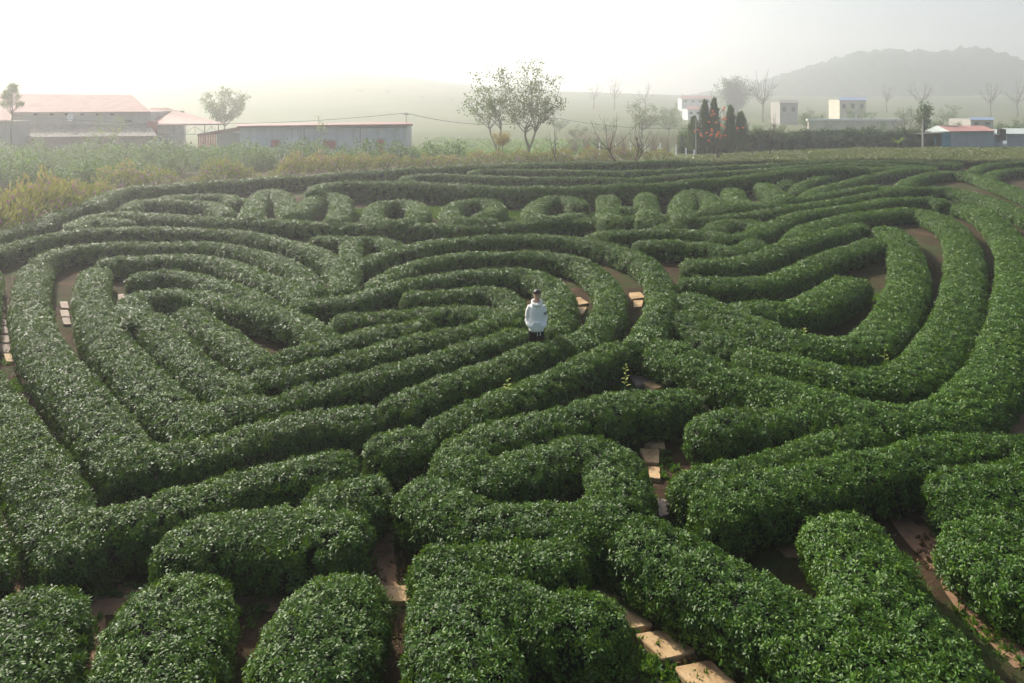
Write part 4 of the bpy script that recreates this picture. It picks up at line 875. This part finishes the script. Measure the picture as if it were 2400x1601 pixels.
# long brick house on the left
hs = empty('house', (at(200, 84), 84, -.5)); OFF = Vector(hs.location)
def part(mb, name, mat, parent, smooth=False):
    org = OFF; mb.v = [(v[0] - org.x, v[1] - org.y, v[2] - org.z) for v in mb.v]
    return mb.build(name, M[mat], parent, smooth)
part(wbox(36, 362, 318, 400, 83, 3.4, -1), 'lean_to_wall', 'brick_wall', hs)
part(wbox(26, 352, 262, 330, 86.6, 9, -1), 'wall', 'grey_wall', hs)
part(rib_roof(P3(24, 322, 82.4), P3(368, 319, 82.4), P3(30, 294, 86.6), P3(352, 291, 86.6), 60, .05), 'lean_to_roof', 'grey_roof', hs)
rf = part(rib_roof(P3(-60, 264, 86), P3(354, 262, 86), P3(-60, 220, 92), P3(309, 223, 92), 110, .035), 'roof', 'red_roof', hs)
mb = MB(); mb.add([P3(354, 262, 86), P3(352, 262, 96), P3(309, 223, 92)], [(0, 1, 2)]); part(mb, 'hip_sheet', 'red_roof', hs)
part(rib_roof(P3(-60, 262, 98), P3(352, 262, 98), P3(-60, 219.8, 92.05), P3(309, 222.8, 92.05), 60, .035), 'rear_roof', 'red_roof', hs)
for x in (78, 116, 152, 188, 224, 258): part(wbox(x, x + 9, 266, 270, 86.54, .1), 'vent', 'dark', hs)
part(wbox(292, 308, 281, 288, 86.54, .1), 'window', 'dark', hs)
tag(hs, 'long brick house with red metal roof and grey lean-to at the left edge', 'house')
dish = empty('satellite_dish', P3(166, 274, 85.6)); mb = MB(); rings = []
for f in (.02, .25, .5, .75, 1): rings.append([(mp(8, 86) * f * math.cos(a), -.32 * (1 - f * f) * 0 + .18 * f * f * -1 + .1, mp(8, 86) * f * math.sin(a) * 1.25) for a in np.linspace(0, 2 * math.pi, 20, endpoint=False)])
mb.loft(rings, False); mb.build('bowl', M['white'], dish, True); mb = MB(); mb.tube([(0, .1, 0), (0, .3, -.3), (0, .6, -.9)], .03, 5); mb.build('mast', M['steel'], dish); mb = MB(); mb.tube([(0, -.1, -.4), (.1, -.45, 0)], .018, 4); mb.build('feed_arm', M['steel'], dish)
tag(dish, 'white satellite dish on the wall of the long brick house', 'dish')
wg = empty('outbuilding', (at(-10, 80), 80, -.5)); OFF = Vector(wg.location)
part(wbox(-90, 26, 284, 400, 80, 3, -1), 'wall', 'grey_wall', wg); part(rib_roof(P3(-95, 285, 79.6), P3(30, 282, 79.6), P3(-95, 250, 84), P3(20, 248, 84), 30, .035), 'roof', 'red_roof', wg)
tag(wg, 'small outbuilding with red roof cut off by the left picture edge', 'building')
# open shelter with red roof
sh = empty('open_shelter', (at(450, 88), 88, -.6)); OFF = Vector(sh.location)
part(rib_roof(P3(366, 292, 85), P3(530, 291, 85), P3(350, 253, 94), P3(392, 253, 94), 40, .03), 'roof', 'red_roof', sh)
part(wbox(345, 369, 284, 318, 85.4, .15), 'side_panel', 'red_paint', sh)
for x in (372, 407, 434, 480, 512):
    mb = MB(); mb.tube([(at(x, 85.6), 85.6, -1), (at(x, 85.6), 85.6, zat(293, 85.6))], .06, 6); part(mb, 'post', 'steel', sh)
mb = MB()
for a, b in ((372, 407), (407, 434), (434, 480), (480, 512)):
    mb.tube([P3(a, 315, 85.6), P3(b, 315, 85.6)], .035, 5); mb.tube([P3((a + b) / 2, 296, 85.6), P3(a, 312, 85.6)], .025, 4); mb.tube([P3((a + b) / 2, 296, 85.6), P3(b, 312, 85.6)], .025, 4); mb.tube([P3((a + b) / 2, 294, 85.6), P3((a + b) / 2, 315, 85.6)], .025, 4)
part(mb, 'truss', 'steel', sh)
mb = MB(); mb.tube([P3(366, 294, 85.3), P3(530, 292, 85.3)], .05, 5); part(mb, 'eave_beam', 'steel', sh)
tag(sh, 'open shelter with pale red sloping roof on steel posts', 'shelter')
gt = empty('slatted_gate', (at(396, 82), 82, -.4)); OFF = Vector(gt.location)
for x in np.arange(382, 413, 3.4):
    mb = wbox(x, x + 1.9, 318, 364, 82, .04); part(mb, 'slat', 'steel', gt)
for y in (319, 340, 358): part(wbox(380, 414, y, y + 2, 82.06, .05), 'rail', 'steel', gt)
tag(gt, 'grey slatted metal gate beside the brick house', 'gate')
fn = empty('red_fence', (at(487, 81), 81, -.4)); OFF = Vector(fn.location)
for x in np.arange(464, 512, 4.0): part(wbox(x, x + 2.6, 314, 364, 81, .04), 'slat', 'red_paint', fn)
for y in (318, 350): part(wbox(462, 513, y, y + 2, 81.06, .05), 'rail', 'steel', fn)
tag(fn, 'red slatted fence between the open shelter and the white shed', 'fence')
sg = empty('blue_sign', (at(373, 80.5), 80.5, 0)); OFF = Vector(sg.location)
part(wbox(365, 380, 332, 363, 80.5, .06), 'board', 'white', sg); part(wbox(364.4, 380.6, 331, 332.4, 80.47, .12), 'top_rail', 'steel', sg); part(wbox(369, 377, 324, 331, 80.5, .05), 'plate', 'blue', sg); part(wbox(371.8, 374.2, 326, 329.5, 80.47, .02), 'mark', 'white', sg)
for x in (366, 379): part(wbox(x - .6, x + .6, 345, 380, 80.58, .05, 0), 'post', 'steel', sg)
for k in range(5): part(wbox(367, 378 - (k * 3) % 5, 337 + k * 4.2, 338.4 + k * 4.2, 80.47, .02), 'text_line', 'blue', sg)
tag(sg, 'white notice board with blue lines and small blue plate beside the gate', 'sign')
# long white shed
ws = empty('shed', (at(750, 80), 80, -.5)); OFF = Vector(ws.location)
part(wbox(562, 950, 299, 400, 80, 5, -1), 'wall', 'white_wall', ws)
part(wbox(508, 561.5, 310, 400, 80.3, .25, -1), 'yard_wall', 'grey_wall', ws)
mb = MB(); mb.add([P3(463, 314, 80.2), P3(563, 297, 80.2), P3(563, 308, 80.2), P3(463, 319, 80.2), P3(463, 314, 80.5), P3(563, 297, 80.5), P3(563, 308, 80.5), P3(463, 319, 80.5)], [(0, 1, 2, 3), (7, 6, 5, 4), (0, 4, 5, 1), (3, 2, 6, 7), (0, 3, 7, 4), (1, 5, 6, 2)]); part(mb, 'gable_board', 'red_roof', ws)
mb = MB(); a = [P3(556, 295, 79.4), P3(968, 290.5, 79.4), P3(956, 286, 86), P3(556, 290, 86)]; mb.add(a + [(p_[0], p_[1], p_[2] - .22) for p_ in a], [(0, 1, 2, 3), (7, 6, 5, 4), (0, 4, 5, 1), (1, 5, 6, 2), (2, 6, 7, 3), (3, 7, 4, 0)]); part(mb, 'roof', 'red_roof', ws)
for (x0, x1, y0, y1, nm) in ((885, 900, 327, 359, 'door'), (758, 787, 330, 349, 'shutter'), (636, 654, 329, 345, 'shutter')):
    o = part(wbox(x0, x1, y0, y1, 79.93, .1), nm, 'red_paint', ws); q = wbox(x0 - 2, x1 + 3, y0 - 2.5, y0 - .6, 79.86, .2); part(q, 'lintel', 'concrete', ws)
part(wbox(843, 846, 300, 400, 79.94, .08, -1), 'pilaster', 'grey_wall', ws); part(wbox(712, 714, 300, 400, 79.94, .08, -1), 'pilaster', 'grey_wall', ws)
tag(ws, 'long whitewashed shed with rain streaks and thin red roof', 'shed')
# red-roofed hut on the right
hr = empty('hut', (at(2240, 92), 92, -.6)); OFF = Vector(hr.location)
part(wbox(2228, 2330, 306, 380, 92, 5, -2), 'wall', 'blue_wall', hr)
part(rib_roof(P3(2226, 308, 91.4), P3(2334, 307, 91.4), P3(2196, 294, 95), P3(2306, 295, 95), 40, .03), 'roof', 'red_roof', hr)
mb = MB(); mb.add([P3(2226, 308, 91.4), P3(2160, 310, 96), P3(2196, 294, 95)], [(0, 1, 2)]); part(mb, 'gable_sheet', 'pale_roof', hr)
part(wbox(2170, 2227.5, 311, 380, 93, 4, -2), 'annex_shade_box', 'dark', hr); part(rib_roof(P3(2140, 314, 92), P3(2227, 311, 92), P3(2150, 307, 97), P3(2226, 304, 97), 24, .02), 'annex_roof', 'grey_roof', hr)  # near-black box paints the shade of the opening between the doors
part(wbox(2172, 2194, 320, 380, 92.9, .08, -2), 'door', 'teal', hr); part(wbox(2208, 2227, 312, 380, 91.9, .08, -2), 'door', 'teal', hr)
tag(hr, 'low hut with red roof and teal doors at the right', 'house')
an = empty('outbuilding', (at(2370, 94), 94, -.6)); OFF = Vector(an.location)
part(wbox(2333, 2350, 314, 380, 93, 4, -2), 'porch_wall', 'blue_wall', an); part(wbox(2360, 2470, 312, 380, 94, 4, -2), 'wall', 'blue_wall', an); part(rib_roof(P3(2330, 315, 92.6), P3(2352, 315, 92.6), P3(2328, 303, 97), P3(2350, 303, 97), 8, .02), 'porch_roof', 'pale_roof', an)
part(rib_roof(P3(2356, 314, 93.5), P3(2480, 314, 93.5), P3(2350, 301, 98), P3(2470, 301, 98), 30, .02), 'roof', 'pale_roof', an); part(wbox(2344, 2358, 303, 330, 92.4, .6), 'chimney', 'dark', an)
tag(an, 'pale-roofed outbuilding at the right edge beside the red-roofed hut', 'building')
# houses fading in the mist
def far_house(x0, x1, yr, ye, yb, d, wall, roof, label, wins=3, depth=8):
    global OFF
    z0 = float(ground_h(at((x0 + x1) / 2, d), d)); h = empty('house', (at((x0 + x1) / 2, d), d, z0)); OFF = Vector(h.location)
    part(wbox(x0, x1, ye, yb, d, depth, min(zat(yb, d), z0) - 1), 'wall', wall, h); m = d + depth / 2; e = d - .6
    part(rib_roof(P3(x0 - 3, ye + 1, e), P3(x1 + 3, ye + 1, e), P3(x0, yr, m), P3(x1, yr, m), 16, .03), 'roof', roof, h)
    part(rib_roof(P3(x0 - 2, ye + 1, d + depth + .6), P3(x1 + 2, ye + 1, d + depth + .6), P3(x0, yr - .1, m + .02), P3(x1, yr - .1, m + .02), 16, .03), 'rear_roof', roof, h)
    for i in range(wins):
        cx = x0 + (x1 - x0) * (i + .5) / wins; wd = (x1 - x0) / wins * .2; part(wbox(cx - wd, cx + wd, ye + (yb - ye) * .3, ye + (yb - ye) * .6, d - .06, .1), 'window', 'dark', h)
    tag(h, label, 'house', 'houses fading in the mist')
far_house(1968, 2030, 228, 234, 268, 230, 'cream_wall', 'blue_roof', 'cream house with blue-grey roof in the mist', 3)
far_house(1828, 1870, 234, 240, 276, 225, 'grey_wall', 'grey_roof', 'grey house in the mist right of the bamboo clump', 2)
far_house(1598, 1668, 224, 231, 246, 330, 'white_wall', 'red_roof', 'red-roofed house in the mist behind the cypresses, farther one', 4)
far_house(1612, 1660, 248, 256, 276, 250, 'white_wall', 'red_roof', 'red-roofed house in the mist behind the cypresses, nearer one', 3)
far_house(2275, 2328, 275, 280, 302, 160, 'concrete', 'blue_roof', 'low concrete house behind the red-roofed hut', 2)
wl = empty('garden_wall', (at(2005, 140), 140, -2)); OFF = Vector(wl.location); part(wbox(1895, 2112, 283, 302, 140, .4, -4), 'wall', 'cream_wall', wl); part(wbox(1893, 2114, 279, 283, 139.8, .9), 'coping', 'white', wl)
tag(wl, 'long cream garden wall with white top in the mist', 'wall')
# poles, wires and fence posts
def pole(x, d, top, r, label, mat='concrete', arm=0, base=None):
    z0 = float(ground_h(at(x, d), d)) if base is None else base; root = empty('utility_pole', (at(x, d), d, z0)); H = zat(top, d) - z0
    mb = MB(); mb.tube([(0, 0, 0), (0, 0, H)], [r, r * .7], 8); mb.build('post', M[mat], root)
    if arm:
        mb = MB(); mb.tube([(-arm, 0, H - .15), (arm, 0, H - .15)], .05, 5); mb.build('crossarm', M['steel'], root)
        for s_ in (-1, 1):
            mb = MB(); mb.tube([(s_ * arm * .85, 0, H - .12), (s_ * arm * .85, 0, H + .1)], [.05, .03], 6); mb.build('insulator', M['white'], root)
    tag(root, label, 'pole'); return Vector((at(x, d), d, z0 + H))
a1 = pole(952, 81, 265, .045, 'thin steel pole at the right end of the white shed roof', 'steel', .35, zat(303, 81)); a2 = pole(1300, 96, 276, .06, 'thin utility pole beside the tall pair of trees', 'concrete', .5)
pole(2163, 89, 279, .13, 'stout concrete utility pole left of the red-roofed hut'); pole(1631, 86, 278, .035, 'thin tall post left of the cypresses', 'white')
for x, top, d, lab in ((50, 2, 470, 'leftmost'), (279, 24, 480, 'second'), (632, 90, 495, 'third'), (805, 96, 500, 'fourth'), (826, 94, 500, 'rightmost')): pole(x, d, top, .35, 'tall faint utility pole on the skyline of the tea hill, %s' % lab, 'concrete')
def wire(a, b, sag, label):
    a, b = Vector(a), Vector(b); mb = MB(); mb.tube([a.lerp(b, f) - Vector((0, 0, sag * 4 * f * (1 - f))) for f in np.linspace(0, 1, 14)], .022, 4); o = mb.build('wire', M['dark']); tag(o, label, 'wire', 'overhead wires')
wire(a1, a2, 1.1, 'overhead wire from the shed pole to the pole by the tall trees'); wire((at(-40, 82), 82, zat(262, 82)), a1, 1.3, 'overhead wire from the left edge to the shed pole'); wire(a2, (at(1640, 100), 100, zat(300, 100)), .6, 'overhead wire from the pole by the tall trees toward the cypresses')
for i, (x, yt, yb) in enumerate([(1405, 336, 362), (1443, 337, 360), (1478, 337, 362), (1512, 337, 360), (1548, 336, 360), (1585, 340, 372), (1608, 348, 372), (1627, 352, 372)]):
    d = 84; z0 = float(ground_h(at(x, d), d)); mb = MB(); mb.box(-.06, .06, -.06, .06, -.2, zat(yt, d) - z0); mb.box(-.075, .075, -.075, .075, zat(yt, d) - z0, zat(yt, d) - z0 + .04); o = mb.build('fence_post', M['white']); o.location = (at(x, d), d, z0)
    tag(o, 'pale concrete fence post behind the bare trees, %s from the left' % ORD[i], 'post', 'fence posts behind the maze')

# ------------------------------------------------------------------ the man
M['skin'] = plain('skin', (.50, .29, .20), .5, .4, .05, 12); M['hair'] = plain('hair', (.012, .010, .010), .5, .4, .3, 40); M['hoodie'] = plain('hoodie', (.86, .84, .78), .9, .15, .03, 20, .12); M['trousers'] = plain('trousers', (.012, .013, .016), .9, .1, .2, 10); M['shoe'] = plain('shoe', (.03, .03, .03), .6, .3, .2, 10); M['lip'] = plain('lip', (.36, .13, .11), .5, .3, .05, 9); M['stripe'] = plain('stripe', (.015, .015, .02), .9, .1, .1, 10)
px_, py_ = gp(1257, 858); man = empty('person', (px_, py_, 0), R(4))
def ell(cx, cy, z, rx, ry, n=20, p=2.2):
    out = []
    for a in np.linspace(0, 2 * math.pi, n, endpoint=False):
        c, s_ = math.cos(a), math.sin(a); out.append((cx + rx * math.copysign(abs(c) ** (2 / p), c), cy + ry * math.copysign(abs(s_) ** (2 / p), s_), z))
    return out
def fuse(o, vox, smooth=6):
    m = o.modifiers.new('fuse', 'REMESH'); m.mode = 'VOXEL'; m.voxel_size = vox; m.use_smooth_shade = True
    s_ = o.modifiers.new('smooth', 'SMOOTH'); s_.factor = .5; s_.iterations = smooth; return o
b = MB()
hx, hy, hz = .015, -.012, 1.645                                            # head centre
rings = []
for z, rx, ry, oy in [(-.125, .028, .03, -.035), (-.112, .045, .05, -.03), (-.085, .058, .072, -.02), (-.05, .067, .086, -.008), (-.01, .073, .094, .002), (.03, .075, .097, .008), (.065, .072, .092, .01), (.09, .06, .078, .012), (.108, .036, .048, .012), (.113, .01, .012, .012)]:
    rings.append(ell(hx, hy + oy, hz + z, rx, ry, 22, 2.1))
b.loft(rings)
b.tube([(hx, hy - .088, hz + .012), (hx, hy - .108, hz - .022), (hx, hy - .098, hz - .036)], [.009, .015, .012], 8)     # nose
for s_ in (-1, 1): b.tube([(hx + s_ * .074, hy + .015, hz + .02), (hx + s_ * .083, hy + .02, hz), (hx + s_ * .075, hy + .012, hz - .03)], [.012, .016, .009], 7)   # ears
b.loft([ell(.01, .01, z, rx, ry, 20) for z, rx, ry in [(1.56, .055, .058), (1.49, .058, .06), (1.46, .085, .075), (1.42, .11, .085), (1.3, .13, .10), (1.1, .125, .095), (.98, .135, .10), (.86, .16, .11), (.82, .15, .10)]])
for s_ in (-1, 1):
    b.tube([(s_ * .085, 0, .88), (s_ * .095, -.005, .5), (s_ * .10, .01, .1), (s_ * .10, 0, .05)], [.085, .058, .042, .04], 12)
    b.tube([(s_ * .125, .005, 1.385), (s_ * .178, .01, 1.29), (s_ * .2, .015, 1.17), (s_ * .206, .0, 1.07), (s_ * .18, -.07, 1.0), (s_ * .10, -.15, .955)], [.045, .044, .04, .04, .035, .028], 10)
    b.loft([[(s_ * (.10 - .03 * f) + .0, -.15 + v * .022, .955 - .01 * f + u * .042) for u, v in ((-1, -.6), (-1, .6), (0, .9), (1, .6), (1, -.6), (0, -.9))] for f in (0, 1, 2, 2.8)])    # palms
    for k in range(4): b.tube([(s_ * .02, -.152, .925 + k * .02), (s_ * (-.02), -.16, .92 + k * .02), (s_ * (-.045 + .006 * abs(k - 1.5)), -.15, .915 + k * .02)], [.0095, .009, .0075], 6)
    b.tube([(s_ * .075, -.155, .99), (s_ * .05, -.165, 1.02), (s_ * .025, -.165, 1.035)], [.012, .011, .009], 6)
body = fuse(b.build('body', M['skin'], man), .0075, 2)
b = MB(); b.loft([ell(hx, hy + oy, hz + z, rx, ry, 24, 2.1) for z, rx, ry, oy in [(-.02, .077, .06, .045), (.02, .082, .078, .034), (.05, .085, .103, .014), (.08, .084, .107, .006), (.108, .072, .096, .002), (.132, .048, .066, .002), (.143, .016, .025, .004)]])
b.loft([ell(hx, hy + .055, hz + z, rx, .05, 16) for z, rx in [(-.075, .05), (-.04, .066), (0, .074), (.04, .078)]])
for k in range(9): b.tube([(hx - .06 + k * .015, hy - .06, hz + .105), (hx - .062 + k * .0155, hy - .098, hz + .088), (hx - .064 + k * .016, hy - .1, hz + .062)], [.014, .013, .006], 5)
fuse(b.build('hair', M['hair'], man), .009, 2)
for s_ in (-1, 1):
    b = MB(); b.tube([(hx + s_ * .012, hy - .096, hz + .027), (hx + s_ * .03, hy - .096, hz + .033), (hx + s_ * .05, hy - .083, hz + .027)], [.004, .005, .003], 5); b.build('eyebrow', M['hair'], man)
    b = MB(); b.tube([(hx + s_ * .016, hy - .094, hz + .008), (hx + s_ * .03, hy - .096, hz + .01), (hx + s_ * .043, hy - .086, hz + .008)], [.003, .006, .003], 6); b.build('eye', M['hair'], man)
b = MB(); b.tube([(hx - .022, hy - .09, hz - .062), (hx, hy - .098, hz - .06), (hx + .022, hy - .09, hz - .062)], [.004, .0075, .004], 6); b.build('mouth', M['lip'], man)
b = MB()
b.loft([ell(.0, oy, z, rx, ry, 28, 2.5) for z, rx, ry, oy in [(.845, .16, .135, -.01), (.86, .168, .142, -.01), (.89, .175, .152, -.012), (.93, .18, .16, -.018), (1.02, .178, .158, -.016), (1.15, .17, .15, -.008), (1.28, .172, .145, 0), (1.37, .165, .13, .004), (1.42, .135, .11, .008), (1.465, .095, .095, .008), (1.485, .08, .085, .008)]])
sleeve = lambda s_: [(s_ * .13, .005, 1.395), (s_ * .178, .01, 1.29), (s_ * .2, .015, 1.17), (s_ * .208, .0, 1.07), (s_ * .185, -.07, 1.0), (s_ * .145, -.13, .965), (s_ * .105, -.155, .95)]
for s_ in (-1, 1): b.tube(sleeve(s_), [.072, .07, .066, .066, .064, .056, .046], 14)
b.loft([ell(0, -.135, z, rx, .065, 16, 2.6) for z, rx in [(.875, .14), (.9, .155), (.98, .15), (1.06, .11), (1.075, .10)]])          # front pocket
for k in range(24):
    pass
ringp = [(.012 + (.098 + .012 * math.cos(a)) * math.sin(a), -.005 - (.092 + .03 * (math.cos(a) > 0)) * math.cos(a) * (1.0), 1.495 - .055 * math.cos(a) * (math.cos(a) > 0) + .012 * (math.cos(a) < 0)) for a in np.linspace(0, 2 * math.pi, 25)]
b.tube(ringp, [.036 + .006 * (math.cos(a) < 0) for a in np.linspace(0, 2 * math.pi, 25)], 10)                                       # hood roll
b.loft([ell(.01, .115, z, rx, ry, 14) for z, rx, ry in [(1.30, .05, .03), (1.34, .11, .055), (1.42, .125, .06), (1.5, .105, .05), (1.53, .07, .03)]])
fuse(b.build('hoodie', M['hoodie'], man), .011, 4)
b = MB(); b.loft([ell(0, -.01, z, rx, ry, 28, 2.5) for z, rx, ry in [(.835, .162, .137), (.838, .17, .144), (.872, .174, .148), (.876, .166, .14)]]); b.build('hem_band', M['hoodie'], man, True)
for k in range(3):
    f = 1.255 - .02 * k; c0 = Vector((.186 + .004 * k, .0115, f)); ax = Vector((.035, .005, -.12)).normalized(); mb = MB(); mb.tube([c0 - ax * .005, c0 + ax * .005], .0745, 18); mb.build('sleeve_stripe', M['stripe'], man)
for x in (.012, .075):
    mb = MB(); mb.tube([(x, -.165, .845), (x + .002, -.158, .80), (x - .002, -.15, .755)], [.006, .006, .008], 6); mb.build('drawstring', M['hoodie'], man)
b = MB(); b.loft([ell(0, 0, z, rx, ry, 24, 2.4) for z, rx, ry in [(.95, .145, .11), (.88, .155, .12), (.8, .158, .12), (.76, .155, .115)]])
for s_ in (-1, 1): b.tube([(s_ * .088, 0, .84), (s_ * .098, -.01, .55), (s_ * .105, .005, .3), (s_ * .108, .005, .07)], [.098, .085, .075, .07], 14)
fuse(b.build('trousers', M['trousers'], man), .014, 3)
for s_ in (-1, 1):
    b = MB(); b.loft([[(s_ * .108 + u * w_, y, z) for u, z in ((-1, .0), (1, .0), (1, h * .6), (.6, h), (-.6, h), (-1, h * .6))] for y, w_, h in ((-.2, .02, .03), (-.17, .045, .06), (-.08, .05, .08), (.02, .045, .1), (.07, .04, .09), (.085, .02, .05))]); b.build('shoe', M['shoe'], man, True)
tag(man, 'man in white hoodie with hands in the front pocket, standing between hedges', 'person')

# ------------------------------------------------------------------ morning haze
b = MB(); b.box(-1000, 1000, -30, 1190, -4, 104)
t = NT('haze'); t.n.remove(t.b); pv = t.node('ShaderNodeVolumePrincipled'); pv.inputs['Density'].default_value = HAZE; pv.inputs['Color'].default_value = (.97, .98, 1, 1); pv.inputs['Anisotropy'].default_value = HAZE_G
t.link(pv.outputs[0], t.out.inputs['Volume']); tag(b.build('haze', t.m), kind='stuff')
